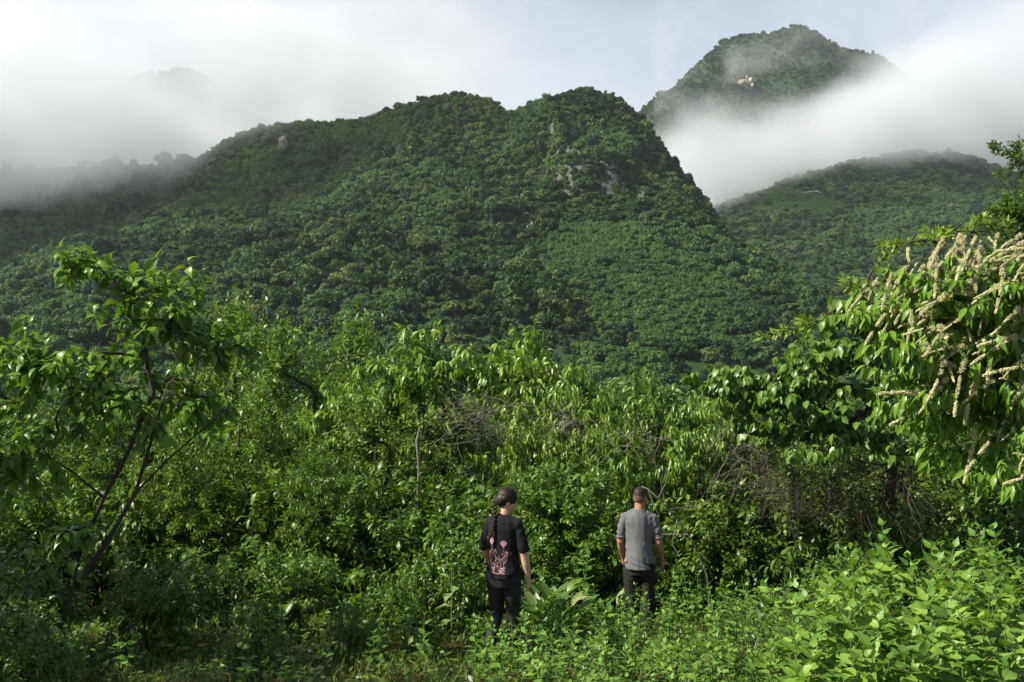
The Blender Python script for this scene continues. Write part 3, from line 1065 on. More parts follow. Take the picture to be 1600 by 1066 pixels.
def grow(trunk, targets, rtip=.004, expo=.42, step=.16, curl=.30, sag=0.0, g=rng):
    """branch skeleton: every target is reached from the nearest wood that exists already"""
    pos, par = [], []
    for a, b in zip(trunk[:-1], trunk[1:]):
        a, b = np.asarray(a, float), np.asarray(b, float)
        n = max(2, int(np.linalg.norm(b - a) / step))
        for k in range(n):
            pos.append(a + (b - a) * k / n + g.normal(size=3) * .012)
            par.append(len(pos) - 2)
    pos.append(np.asarray(trunk[-1], float))
    par.append(len(pos) - 2)
    ntr = len(pos)
    P = np.zeros((len(pos) + len(targets) * 14, 3))
    P[:ntr] = pos
    cnt = ntr
    root = P[0]
    order = np.argsort(np.linalg.norm(targets - P[ntr - 1], axis=1))
    tips = []
    lo = max(1, ntr // 4)
    for j in order:
        T = targets[j]
        d = np.linalg.norm(P[lo:cnt] - T, axis=1) + .35 * np.maximum(0, P[lo:cnt, 2] - T[2])
        i = int(np.argmin(d)) + lo
        A = P[i]
        q = A - P[par[i]] if par[i] >= 0 else np.array([0, 0, .1])
        q = q / (np.linalg.norm(q) + 1e-9)
        dist = np.linalg.norm(T - A)
        C = A + q * dist * curl + np.array([0, 0, (.12 - sag) * dist]) + g.normal(size=3) * .06 * dist
        n = int(np.clip(dist / step, 2, 11))
        last = i
        for k in range(1, n + 1):
            u = k / n
            p = (1 - u) ** 2 * A + 2 * u * (1 - u) * C + u * u * T
            P[cnt] = p
            par.append(last)
            last = cnt
            cnt += 1
        tips.append(last)
    P = P[:cnt]
    par = np.array(par)
    w = np.zeros(cnt)
    w[tips] += 1
    for i in range(cnt - 1, 0, -1):
        w[par[i]] += w[i]
    rad = rtip * np.maximum(w, .6) ** expo
    return P, par, rad, np.array(tips), ntr


def wood_mesh(name, P, par, rad, mat, thick_seg=6):
    """tubes along the chains of the skeleton"""
    n = len(P)
    kids = [[] for _ in range(n)]
    for i in range(1, n):
        kids[par[i]].append(i)
    tb = Tubes()
    stack = [(0, None)]
    while stack:
        s, pre = stack.pop()
        ch = [pre, s] if pre is not None else [s]
        while kids[ch[-1]]:
            ks = sorted(kids[ch[-1]], key=lambda i: -rad[i])
            for k in ks[1:]:
                stack.append((k, ch[-1]))
            ch.append(ks[0])
        if len(ch) < 2:
            continue
        r = rad[ch].copy()
        if pre is not None:
            r[0] = r[1]
        r[-1] *= .4
        tb.add(P[ch], r, thick_seg if r.max() > .015 else 3)
    return tb.mesh(name, mat)


def ellip_targets(ells, n, g, surf=.45):
    vol = np.array([e[1][0] * e[1][1] * e[1][2] for e in ells]) ** .75
    pk = g.choice(len(ells), n, p=vol / vol.sum())
    d = unit(n, g) * (g.random((n, 1)) ** surf)
    C = np.array([e[0] for e in ells])[pk]
    Rr = np.array([e[1] for e in ells])[pk]
    return C + d * Rr


def twig_leaves(P, par, tips, n, twig, g, out=.85, fwd=.45, grav=.25, back=3, pet=.02):
    """leaves in a spiral along the last part of every twig"""
    a = tips.copy()
    for _ in range(back):
        a = np.where(par[a] >= 0, par[a], a)
    E, S = P[tips], P[a]
    d = norm(E - S)
    S = E - d * np.minimum(np.linalg.norm(E - S, axis=1, keepdims=True), twig)
    k = np.arange(n)
    t = (k + .5) / n
    t = t[None, :] + (g.random((len(tips), n)) - .5) / n
    pos = S[:, None] + (E - S)[:, None] * t[..., None]
    r = norm(np.cross(d, unit(len(d), g)))
    b = np.cross(d, r)
    ph = k[None] * 2.4 + g.random((len(d), 1)) * 6.28
    o = r[:, None] * np.cos(ph)[..., None] + b[:, None] * np.sin(ph)[..., None]
    D = norm(d[:, None] * (fwd + .5 * t[..., None]) + o * out + np.array([0, 0, -grav]) + g.normal(size=o.shape) * .18)
    U = norm(np.array([0, 0, 1.0]) + g.normal(size=o.shape) * .35 + .25 * o + np.array([0, -.15, 0]))
    pos = pos + D * pet
    return pos.reshape(-1, 3), D.reshape(-1, 3), U.reshape(-1, 3)


def make_tree(name, trunk, ells, ntw, nleaf, leaf, mat, bark, seed, tpl=T_SMALL, width=.5, fold=.25, droop=(.1, .4), grav=.25, twig=.35, out=.85, fwd=.45,
              rtip=.004, sag=0.0, parts=0, single=None, loc=(0, 0, 0), rz=0.0, s=1.0, step=.16, back=3, surf=.45, lsort=None, seg=6, expo=.42):
    g = np.random.default_rng(seed)
    P, par, rad, tips, ntr = grow(trunk, ellip_targets(ells, ntw, g, surf), rtip=rtip, sag=sag, step=step, expo=expo, g=g)
    e = empty(name, loc, rz, s)
    link('branches', wood_mesh(name + '_branches', P, par, rad, bark, seg), e)
    pos, D, U = twig_leaves(P, par, tips, nleaf, twig, g, out, fwd, grav, back)
    ln = leaf * (.6 + .6 * g.random(len(pos)))
    dr = droop[0] + (droop[1] - droop[0]) * g.random(len(pos))
    ti = np.clip(.5 + .25 * g.normal(size=len(pos)), 0, 1)
    if parts:
        key = pos[:, 1] - .6 * pos[:, 2] + .3 * g.random(len(pos)) if lsort is None else lsort(pos)
        o = np.argsort(key)
        a, b = o[:parts], o[parts:]
        leaf_objects(e, single, pos[a], D[a], U[a], ln[a] * 1.08)
    else:
        b = np.arange(len(pos))
    f = link('foliage', leaves_mesh(name + '_foliage', tpl, pos[b], D[b], U[b], ln[b], width, fold, dr[b], ti[b], mat), e)
    f['kind'] = 'stuff'
    return e


def copy_thing(o, loc, rz, s):
    c = o.copy()
    COL.objects.link(c)
    c.location = loc
    c.rotation_euler = (0, 0, rz)
    c.scale = (s, s, s) if not isinstance(s, tuple) else s
    for ch in o.children:
        k = ch.copy()
        COL.objects.link(k)
        k.parent = c
    return c


M_SAP = near_leaf('sapling_leaf', [(0, (0.055, 0.115, 0.013)), (.5, (0.109, 0.216, 0.020)), (.9, (0.203, 0.308, 0.035)), (1, (0.310, 0.292, 0.040))], rough=.36, spec=.32, trans=.26)
M_FEATHER = near_leaf('small_leaf', [(0, (0.039, 0.091, 0.009)), (.5, (0.081, 0.161, 0.015)), (.94, (0.164, 0.244, 0.024)), (1, (0.287, 0.213, 0.053))], rough=.42, trans=.26)
M_DROOP = near_leaf('drooping_leaf', [(0, (0.067, 0.136, 0.013)), (.5, (0.120, 0.221, 0.021)), (.94, (0.224, 0.311, 0.040)), (1, (0.287, 0.213, 0.053))], rough=.36, trans=.26)
M_BUSH = near_leaf('bush_leaf', [(0, (0.030, 0.076, 0.011)), (.5, (0.061, 0.132, 0.016)), (.94, (0.122, 0.206, 0.025)), (1, (0.256, 0.190, 0.047))], rough=.34, trans=.26)
M_FLOWERTREE = near_leaf('flowering_tree_leaf', [(0, (0.062, 0.145, 0.014)), (.5, (0.104, 0.219, 0.020)), (1, (0.181, 0.296, 0.036))], rough=.36, spec=.32, trans=.26)
M_HEART = near_leaf('hanging_leaf', [(0, (0.056, 0.119, 0.015)), (.6, (0.105, 0.194, 0.025)), (.9, (0.174, 0.250, 0.043)), (1, (0.324, 0.187, 0.043))], rough=.38, trans=.26)
M_HERB = near_leaf('herb_leaf', [(0, (0.055, 0.130, 0.020)), (.3, (0.095, 0.205, 0.028)), (.6, (0.135, 0.265, 0.034)), (.93, (0.21, 0.34, 0.055)), (1, (0.27, 0.21, 0.05))], rough=.45, spec=.35, trans=.30, obj=.8)
M_CANNA = near_leaf('broad_leaf', [(0, (0.06, 0.13, 0.025)), (.6, (0.10, 0.19, 0.035)), (.88, (0.16, 0.22, 0.06)), (1, (0.32, 0.28, 0.13))], rough=.36, spec=.4, trans=.3, obj=.9)
M_UNDER = near_leaf('undergrowth_leaf', [(0, (0.034, 0.076, 0.009)), (.5, (0.075, 0.148, 0.017)), (.94, (0.150, 0.231, 0.024)), (1, (0.287, 0.213, 0.053))], rough=.40, trans=.26)
M_FELT = near_leaf('felted_leaf', [(0, (0.13, 0.21, 0.07)), (1, (0.20, 0.29, 0.11))], rough=.7, spec=.2, trans=.25, obj=.8)
M_GRASS = near_leaf('grass_blade', [(0, (0.055, 0.099, 0.011)), (.6, (0.102, 0.167, 0.019)), (.94, (0.206, 0.230, 0.043)), (1, (0.256, 0.190, 0.047))], rough=.45, trans=.26, rib=.1)
M_FLOWER = bpy.data.materials.new('cream_flowers')
M_FLOWER.use_nodes = True
t = M_FLOWER.node_tree
oi = N(t, 'ShaderNodeAttribute', attribute_name='tint').outputs['Fac']
t.links.new(RAMP(t, oi, [(0, (0.32, 0.31, 0.13)), (.5, (0.53, 0.515, 0.27)), (1, (0.68, 0.66, 0.40))]), t.nodes['Principled BSDF'].inputs['Base Color'])
t.nodes['Principled BSDF'].inputs['Roughness'].default_value = .85
# ------------------------------------------------------------------ near trees and shrubs
def gpos(px, Y):
    x = (px - 800) / FPX * Y
    return (x, Y, h1(x, Y) - .03)


def rel(b, px, py, Y, r):
    return (at(px, py, Y) - np.array(b), r)


# tall sapling with large hanging leaves, left
b = np.array(gpos(88, 9.0))
sap_leaf = single_leaf_meshes('sapling_leaf', T_OVATE, .56, .30, (.15, .35, .55, .75), M_SAP)
L_ = lambda px, py, Y=9.0: at(px, py, Y) - b
sapl = make_tree('sapling', [(0, 0, 0), L_(118, 880), L_(160, 780), L_(205, 700, 8.95), L_(238, 610, 9.0), L_(225, 520, 9.05)],
                 [rel(b, 215, 432, 9.0, (.80, .60, .24)), rel(b, 130, 395, 8.9, (.24, .3, .12)), rel(b, 250, 505, 9.1, (.75, .6, .34)),
                  rel(b, 55, 570, 8.9, (.65, .6, .42)), rel(b, 345, 545, 9.2, (.45, .5, .34)), rel(b, 30, 720, 8.7, (.50, .5, .50)), rel(b, 90, 850, 8.6, (.40, .35, .30)), rel(b, 170, 630, 9.0, (.80, .5, .42)), rel(b, 300, 640, 9.1, (.55, .5, .35))],
                 350, 7, .130, M_SAP, BARK, 3, T_OVATE, .56, .30, (.15, .75), .50, .34, .9, .4, rtip=.0034, expo=.31, surf=.6, parts=300, single=sap_leaf, loc=b)
tag(sapl, 'tall forking sapling with large glossy drooping leaves, at the left edge', 'tree')
# second stem of the sapling, leaning right
tb = Tubes()
tb.add([L_(128, 905, 8.9), L_(165, 850, 8.85), L_(212, 770, 8.8), L_(236, 690, 8.85), L_(262, 600, 8.9), L_(330, 545, 9.0)], [.024, .021, .018, .014, .009, .005], 7)
tb.add([L_(212, 770, 8.8), L_(260, 720, 8.9), L_(330, 660, 9.0), L_(372, 620, 9.1)], [.011, .009, .006, .004], 5)
tb.add([L_(165, 780, 8.9), L_(110, 735, 8.8), L_(30, 690, 8.7), L_(-40, 660, 8.6)], [.013, .010, .007, .004], 5)
link('stem', tb.mesh('sapling_stem', BARK), sapl)

# a tree beside the photographer that shades the lower left
sh = np.array([-9.0, 7.8, h1(-9.0, 7.8)])
shade = make_tree('broadleaf_tree', [(0, 0, 0), (.1, 0, 1.5), (.2, .1, 3.2), (.1, .2, 4.6)],
                  [((.2, 0, 5.0), (2.0, 1.7, .8)), ((.9, .6, 4.4), (1.3, 1.1, .6)), ((.8, -1.1, 4.2), (1.4, 1.1, .6)), ((-.9, .3, 3.8), (1.2, 1.2, .8)), ((.9, -.2, 3.4), (1.1, 1.3, .5))], 330, 13, .16, M_SAP, BARK, 8, T_MED, .55, .3, (.2, .6), .4, .3, loc=sh, rtip=.006)
shade3 = copy_thing(shade, (-7.6, 5.8, h1(-7.6, 5.8)), 4.0, 1.0)
tag(shade3, 'leafy tree nearest the camera outside the left edge', 'tree')
tag(shade, 'leafy tree just outside the left edge beside the sapling', 'tree')

# small-leaved trees: three builds, then copies
BV = []
for i, sd in enumerate((41, 42, 43)):
    g = np.random.default_rng(sd)
    ells = [((0, 0, 2.5), (1.15, 1.1, 1.0)), ((.8, .2, 1.9), (.7, .7, .7)), ((-.8, -.1, 1.8), (.7, .7, .7)), ((.2, -.6, 1.3), (.8, .6, .7)), ((g.normal() * .4, 0, 3.1), (.45, .45, .45)), ((-.2, -.2, .75), (.95, .8, .6))]
    BV.append(make_tree('small_leaved_tree', [(0, 0, 0), (.12, 0, .9), (-.05, .1, 1.7), (.1, 0, 2.4)], ells, 480, 20, .094, M_FEATHER, BARK, sd, T_SMALL, .42, .2, (0, .4), .12, .42, 1.0, .35, rtip=.0034, step=.2))
CV = []
for i, sd in enumerate((51, 52, 53)):
    g = np.random.default_rng(sd)
    ells = [((0, 0, 2.9), (1.0, 1.0, .38)), ((.85, .1, 2.6), (.6, .6, .32)), ((-.8, .0, 2.5), (.65, .6, .32)), ((.1, -.5, 2.1), (.9, .6, .45)), ((-.2, -.4, 1.3), (.9, .6, .5)), ((.2, -.1, .7), (.9, .7, .5)), ((g.normal() * .5, 0, 3.3), (.35, .35, .2))]
    CV.append(make_tree('drooping_tree', [(0, 0, 0), (-.1, 0, 1.0), (.05, .1, 1.9), (0, 0, 2.7)], ells, 300, 15, .155, M_DROOP, BARK, sd, T_MED, .36, .3, (.3, .9), .75, .20, .9, .3, rtip=.004, step=.2, back=2))
DV = [make_tree('leafy_shrub', [(0, 0, 0), (.05, 0, .4), (0, .05, .8)], [((0, 0, .9), (.85, .75, .6)), ((.5, -.2, .6), (.5, .5, .45)), ((-.5, -.1, .6), (.5, .5, .45)), ((0, -.4, .45), (.6, .4, .4))], 210, 14, .105, M_UNDER, BARK, sd, T_MED, .5, .28, (.1, .6), .3, .3, rtip=.003, step=.12) for sd in (61, 62)]

used = set()


def place(V, k, px, top, Y, hl, rz, label, cat, group, wide=1.0):
    p = gpos(px, Y)
    s = (CAM_Z - (top - 533) / FPX * Y - p[2]) / hl
    o = V[k % len(V)]
    if id(o) in used:
        o = copy_thing(o, p, rz, (s * wide, s * wide, s))
    else:
        used.add(id(o))
        o.location = p
        o.rotation_euler = (0, 0, rz)
        o.scale = (s * wide, s * wide, s)
    return tag(o, label, cat, group)


gb, gc, gd = 'small-leaved trees of the thicket', 'drooping-leaved trees of the thicket', 'low leafy shrubs'
for k, (px, top, Y, w, lab) in enumerate([
        (20, 528, 17.0, .95, 'feathery small-leaved tree at the left edge behind the sapling'),
        (150, 560, 14.2, .8, 'small-leaved tree directly behind the stems of the sapling'),
        (372, 452, 19.0, .7, 'tallest small-leaved tree, just right of the sapling crown'),
        (480, 500, 18.0, .9, 'light small-leaved tree second right of the sapling'),
        (395, 590, 14.0, .85, 'dense small-leaved tree low down right of the sapling'),
        (560, 480, 20.0, .7, 'slim small-leaved tree against the forest left of centre'),
        (600, 610, 14.8, .9, 'small-leaved tree in front of the drooping trees, left of the dead twigs'),
        (270, 640, 13.0, .8, 'small-leaved bush behind the leaning sapling stem'),
        (500, 690, 12.8, .8, 'shaded small-leaved bush between sapling and woman'),
        (1180, 655, 14.5, .8, 'small-leaved tree under the hanging branch left of the flowering tree'),
        (1290, 640, 15.5, .9, 'shaded small-leaved tree behind the brown vines'),
        (1500, 600, 15.0, 1.0, 'shaded small-leaved tree behind the flowering tree'),
        (1620, 560, 15.0, 1.0, 'small-leaved tree at the right edge behind the flowering tree'),
        (-60, 650, 12.0, .9, 'small-leaved bush cut by the left edge'),
        (700, 640, 17.5, .9, 'small-leaved tree behind the tangle of dead twigs'),
        (1100, 640, 18.0, .9, 'small-leaved tree behind the drooping trees right of centre')]):
    place(BV, k, px, top, Y, 3.45, k * 2.1, lab, 'tree', gb, w)
for k, (px, top, Y, w, lab) in enumerate([
        (690, 512, 17.5, .85, 'broad drooping-leaved tree in the centre of the thicket'),
        (815, 522, 18.0, .8, 'drooping-leaved tree with flat top above the woman'),
        (590, 560, 17.0, .8, 'drooping-leaved tree left of the broad central one'),
        (905, 572, 16.0, .62, 'pointed drooping-leaved tree right of the centre gap'),
        (1030, 583, 15.8, .75, 'drooping-leaved tree above the man'),
        (960, 640, 14.2, .6, 'low drooping-leaved tree behind the pale dead branches'),
        (1090, 640, 14.0, .65, 'drooping-leaved tree low down right of the man'),
        (830, 640, 15.0, .55, 'small drooping-leaved tree over the round bush'),
        (1140, 580, 17.0, .6, 'drooping-leaved tree touching the hanging branch')]):
    place(CV, k, px, top, Y, 3.35, k * 1.7, lab, 'tree', gc, w)
for k, (px, top, Y, w, lab) in enumerate([
        (700, 825, 11.0, .78, 'leafy climber-covered shrub just left of the woman'),
        (610, 880, 10.6, .9, 'shrub with mid-sized leaves second left of the woman'),
        (470, 850, 10.8, 1.0, 'shaded shrub right of the sapling stems'),
        (350, 830, 10.6, 1.0, 'dark shrub at the foot of the leaning sapling stem'),
        (230, 860, 9.4, .9, 'dark shrub in front of the sapling stems'),
        (60, 830, 9.3, 1.0, 'shrub at the left edge below the sapling crown'),
        (30, 930, 7.6, .9, 'shrub in the lower left corner'),
        (1110, 790, 13.2, 1.0, 'shaded shrub right of the man under the arching dead branch'),
        (1330, 850, 11.8, 1.0, 'dark shrub below the brown vines'),
        (1480, 820, 12.0, 1.1, 'dark shrub behind the tall bright herbs'),
        (570, 780, 12.6, 1.0, 'shrub behind the grass left of the woman'),
        (690, 770, 13.0, .9, 'shrub between the thicket and the woman'),
        (1020, 850, 12.6, .9, 'shrub standing in shade just behind the man'),
        (400, 930, 8.9, .8, 'low broad-leaved shrub in deep shade, lower left'),
        (545, 935, 9.4, .7, 'low dark shrub left of the trodden grass')]):
    place(DV, k, px, top, Y, 1.5, k * 2.3, lab, 'shrub', gd, w)


gfl = np.random.default_rng(19)
for k in range(26):
    px = -60 + 1720 * (k + .5) / 26 + 20 * gfl.normal()
    place(BV, k, px, (600 if px < 1120 else 590) + 45 * gfl.random(), 21 + 4 * gfl.random(), 3.45, gfl.random() * 6, 'small-leaved tree deep in the back of the thicket', 'tree', 'trees at the back of the thicket', 1.05)
for k in range(34):
    px = -40 + 1680 * (k + .5) / 34 + 14 * gfl.normal()
    place(DV, k, px, 700 + 70 * gfl.random(), 13.2 + 2.2 * gfl.random(), 1.5, gfl.random() * 6, 'leafy shrub in the shaded lower part of the thicket', 'shrub', 'shrubs in the lower thicket', .85)

# round dense bush behind the two people
b = np.array(gpos(865, 12.7))
rb_ = make_tree('round_bush', [(0, 0, 0), (.05, 0, .5), (0, .1, 1.0)], [((0, 0, 1.25), (.95, .8, .78)), ((-.55, -.25, .85), (.55, .5, .6)), ((.6, -.2, .9), (.5, .5, .65)), ((.05, -.45, .7), (.7, .45, .55)), ((-.2, 0, 1.75), (.45, .4, .38)), ((.4, 0, 1.7), (.4, .4, .35))],
                560, 17, .078, M_BUSH, BARK, 77, T_MED, .5, .3, (.1, .5), .15, .26, .8, .6, rtip=.0028, step=.14, loc=b)
tag(rb_, 'round dense bush with small glossy leaves behind the woman and man', 'shrub')

# tree with rounded hanging leaves, reaching left from the dark trunk
b = np.array(gpos(1398, 13.0))
hang_leaf = single_leaf_meshes('hanging_leaf', T_OVATE, .66, .25, (.1, .3, .5), M_HEART)
hg = make_tree('hanging_leaved_tree', [(0, 0, 0), (-.05, 0, 1.2), (-.1, -.1, 2.1), (-.5, -.2, 2.7)],
               [rel(b, 1140, 590, 12.4, (.55, .5, .22)), rel(b, 1215, 610, 12.4, (.6, .6, .32)), rel(b, 1290, 560, 12.4, (.6, .6, .42)), rel(b, 1345, 480, 12.4, (.5, .5, .30)), rel(b, 1400, 450, 12.5, (.5, .5, .35)),
                rel(b, 1300, 660, 12.2, (.65, .5, .28)), rel(b, 1270, 700, 12.0, (.45, .3, .12)), rel(b, 1420, 570, 12.6, (.6, .5, .5)), rel(b, 1200, 660, 12.5, (.5, .5, .25)), rel(b, 1375, 630, 12.1, (.55, .4, .35)), rel(b, 1400, 700, 12.1, (.4, .3, .2))],
               640, 12, .135, M_HEART, BARK, 91, T_MED, .66, .25, (.1, .5), 1.15, .25, .75, .2, rtip=.0042, parts=300, single=hang_leaf, loc=b, sag=.05, lsort=lambda p: p[:, 1] - .5 * p[:, 2])
tag(hg, 'spreading tree with rounded hanging leaves and rusty tips left of the flowering tree', 'tree')

# flowering tree with cream spikes, right
b = np.array(gpos(1690, 10.2))
fl_leaf = single_leaf_meshes('lance_leaf', T_LANCE, .30, .30, (.2, .4, .6, .8), M_FLOWERTREE)
g = np.random.default_rng(101)
ells = [rel(b, 1550, 440, 9.3, (.75, .7, .38)), rel(b, 1470, 470, 9.2, (.55, .6, .42)), rel(b, 1400, 540, 9.1, (.45, .5, .32)), rel(b, 1530, 560, 9.2, (.75, .6, .45)), rel(b, 1600, 650, 9.2, (.5, .6, .5)),
        rel(b, 1570, 730, 8.9, (.36, .35, .24)), rel(b, 1440, 620, 9.2, (.4, .5, .28)), rel(b, 1640, 500, 9.3, (.6, .6, .7)), rel(b, 1490, 660, 9.4, (.5, .5, .4)), rel(b, 1380, 480, 9.3, (.35, .4, .25))]
P, par, rad, tips, ntr = grow([(0, 0, 0), (-.1, -.1, 1.3), (-.3, -.3, 2.4), (-.7, -.5, 3.1)], ellip_targets(ells, 430, g), rtip=.0040, sag=.02, g=g)
ft = empty('flowering_tree', b)
tag(ft, 'large tree with cream flower spikes and long drooping leaves at the right edge', 'tree')
link('branches', wood_mesh('flowering_branches', P, par, rad, BARK), ft)
pos, D, U = twig_leaves(P, par, tips, 13, .50, g, .75, .35, .95, 4)
ln = .17 * (.65 + .55 * g.random(len(pos)))
o = np.argsort(pos[:, 1] - .5 * pos[:, 2] + np.where(pos[:, 0] + b[0] > 5.05, 9, 0))
a_, c_ = o[:300], o[300:]
leaf_objects(ft, fl_leaf, pos[a_], D[a_], U[a_], ln[a_])
f = link('foliage', leaves_mesh('flowering_foliage', T_LANCE, pos[c_], D[c_], U[c_], ln[c_], .30, .3, .2 + .6 * g.random(len(c_)), np.clip(.5 + .25 * g.normal(size=len(c_)), 0, 1), M_FLOWERTREE), ft)
f['kind'] = 'stuff'


def spike_mesh(seed, n):
    """flower spike 1 unit long: small florets crowding in tufts round a bent axis"""
    g = np.random.default_rng(seed)
    tuft = np.sort(g.random(11))
    c = g.choice(11, n)
    tt = np.clip(tuft[c] + g.normal(size=n) * .028, 0, 1)
    ax = np.stack([tt, .05 * np.sin(tt * 3 + seed), -.12 * tt * tt], 1)
    w = .060 * (1 - .55 * tt)[:, None] * (0.6 + .6 * g.random((11, 1))[c])
    p = ax + unit(n, g) * w * g.random((n, 1)) ** .4
    s = (.006 + .007 * g.random(n))[:, None, None]
    octa = np.array([[1, 0, 0], [-1, 0, 0], [0, 1, 0], [0, -1, 0], [0, 0, 1], [0, 0, -1]], float)
    of = np.array([[0, 2, 4], [2, 1, 4], [1, 3, 4], [3, 0, 4], [2, 0, 5], [1, 2, 5], [3, 1, 5], [0, 3, 5]])
    V = p[:, None] + octa[None] * s
    T = (of[None] + (np.arange(n) * 6)[:, None, None]).reshape(-1, 3)
    return mesh_np('flower_spike', V.reshape(-1, 3), None, T, M_FLOWER, attrs={'tint': np.repeat(g.random(n), 6)})


SPK = [spike_mesh(s, 950) for s in range(5)]
cand = P[tips] + b
vis = np.argsort(cand[:, 1] - .24 * cand[:, 2] + .5 * g.random(len(cand)) + np.where(cand[:, 0] > 5.2, 9, 0))[:215]
sd = norm(np.array([-.72, -.25, -.50]) + g.normal(size=(len(vis), 3)) * np.array([.40, .40, .42]))
leaf_objects(ft, SPK, P[tips][vis] - sd * .22 + np.array([0, -.13, .09]), sd, np.tile([0, 0, 1.0], (len(vis), 1)), .22 + .30 * g.random(len(vis)) ** 1.3, 'flower_spike')

# big tree beyond, cut by the right edge
b = np.array(gpos(1665, 26.0))
far_tree = make_tree('broadleaf_tree', [(0, 0, 0), (.2, 0, 4), (-.2, 0, 7.5), (-.4, 0, 10)],
                     [rel(b, 1645, 290, 26, (1.5, 1.4, 1.6)), rel(b, 1585, 235, 26, (.75, .6, .40)), rel(b, 1600, 360, 26, (1.25, .9, .9)), rel(b, 1570, 330, 26, (.6, .6, .6)), rel(b, 1660, 420, 26, (1.8, 1.2, 1.2))], 620, 18, .14, M_BUSH, BARK, 111, T_SMALL, .5, .25, (0, .3), .1, .5, loc=b, rtip=.006, step=.35)
tag(far_tree, 'tall dark small-leaved tree rising behind the flowering tree at the right edge', 'tree')

# young tree with ladder-like leaf rows showing over the flowering tree
b = np.array(gpos(1420, 17.0))
lad = make_tree('ladder_leaved_tree', [(0, 0, 0), (0, 0, 2.0), (.1, 0, 3.4)],
                [rel(b, 1255, 505, 17, (.40, .4, .14)), rel(b, 1335, 445, 17, (.32, .4, .14)), rel(b, 1470, 372, 17, (.55, .4, .14)), rel(b, 1400, 385, 17, (.4, .4, .08)), rel(b, 1545, 350, 17, (.4, .4, .12)), rel(b, 1200, 520, 17, (.25, .3, .08))],
                60, 20, .15, M_DROOP, BARK, 121, T_SMALL, .30, .2, (0, .3), -.25, .55, .8, .5, loc=b, rtip=.006, step=.25)
tag(lad, 'young tree with ladder-like leaf rows peeping over the flowering tree', 'tree')


# ------------------------------------------------------------------ dead twigs and vines
def tangle(name, c, r, n, rad, mat, seed, grav, label, ln=1.0, bend=.35):
    g = np.random.default_rng(seed)
    tb = Tubes()
    for i in range(n):
        p = unit(1, g)[0] * g.random() ** .4 * np.array(r)
        d = norm(g.normal(size=3) * np.array([1, .6, .5]) + np.array([0, 0, grav * g.random()]))
        m_ = int(g.integers(4, 8))
        pts = [p]
        stp = ln * (.3 + .9 * g.random()) / m_
        for k in range(m_):
            d = norm(d + g.normal(size=3) * bend * .6 + np.array([0, 0, -.05 - .05 * grav]))
            q = pts[-1] + d * stp
            if g.random() < .15:
                d = norm(d + g.normal(size=3) * .9)
            pts.append(q)
        rr = rad * (.4 + 1.1 * g.random() ** 2)
        tb.add(pts, np.linspace(rr, rr * .4, len(pts)), 3)
    o = link(name, tb.mesh(name, mat))
    o.location = c
    o['kind'] = 'stuff'
    return tag(o, label, 'dead branches')


tangle('dead_twigs', at(735, 655, 14.6), (.5, .3, .40), 120, .0042, DEADWOOD, 1, .2, 'fan of dry grey twigs in the thicket above the woman', .8)
tangle('dead_twigs', at(880, 655, 14.3), (.45, .3, .22), 60, .005, DEADWOOD, 2, -.1, 'pale broken twigs between the drooping trees over the round bush', .7)
tangle('dead_twigs', at(1000, 690, 13.9), (.5, .3, .16), 55, .006, DEADWOOD, 3, -.1, 'pale dead branches lying over the bush above the man', .9)
tangle('dead_vines', at(1300, 745, 12.6), (1.3, .35, .42), 620, .0042, VINEWOOD, 4, -1.0, 'brown curtain of dead vines hanging below the hanging-leaved tree', 1.0, .5)
tangle('dead_vines', at(1410, 720, 12.4), (.4, .3, .5), 130, .006, VINEWOOD, 5, -.9, 'dark brown vines clinging round the trunk behind the tall herbs', 1.0, .5)
tangle('dead_twigs', at(1500, 640, 11.2), (.3, .25, .25), 60, .006, DEADWOOD, 6, -.2, 'dry twigs inside the flowering tree at the right edge', .7)
tangle('dead_twigs', at(1160, 690, 13.4), (.5, .3, .3), 70, .005, DEADWOOD, 12, -.3, 'thin dry twigs under the left end of the hanging branch', .8)
# the arching pale branch beside the man's head
tb = Tubes()
Y_ = 12.0
tb.add([at(1002, 760, Y_ + .1), at(1012, 764, Y_), at(1030, 780, Y_), at(1058, 812, Y_ + .05), at(1085, 850, Y_ + .1), at(1105, 900, Y_ + .15), at(1112, 985, Y_ + .2)], [.004, .006, .008, .009, .010, .012, .013], 5)
for i, q in enumerate([[(1028, 780), (1040, 755), (1046, 720)], [(1028, 780), (1075, 800), (1120, 795)], [(1058, 812), (1050, 850), (1062, 870)], [(1045, 796), (1090, 790), (1130, 770)], [(1012, 764), (1022, 790), (1030, 805)], [(1075, 835), (1030, 835), (1008, 850)], [(1040, 790), (1030, 740), (1020, 715)]]):
    tb.add([at(x_, y_, Y_ + .03 + .04 * j * (1 if i % 2 else -1)) for j, (x_, y_) in enumerate(q)], [.007, .005, .003], 4)
br = link('dead_branch', tb.mesh('dead_branch', DEADWOOD))
tag(br, 'pale bare branch arching beside the head of the man', 'dead branch')
# trunk of pale thin tree left of centre
tb = Tubes()
b = np.array(gpos(652, 14.0))
tb.add([b, at(652, 800, 14.0), at(655, 730, 14.0), at(651, 690, 14.0), at(656, 668, 14.1)], [.030, .027, .024, .020, .014], 6)
o = link('bare_stem', tb.mesh('bare_stem', DEADWOOD))
tag(o, 'thin pale tree stem standing in the shade left of the dead twig fan', 'tree stem')


# ------------------------------------------------------------------ herbs, each leaf a piece of its own
HERB_LEAF = single_leaf_meshes('herb_leaf', T_TOOTH, .58, .22, (-.05, .15, .30, .45), M_HERB)
BROAD_LEAF = single_leaf_meshes('broad_leaf', T_BROAD, .42, .35, (.05, .20, .40), M_CANNA)
FELT_LEAF = single_leaf_meshes('felt_leaf', T_BROAD, .5, .25, (.3, .55), M_FELT)


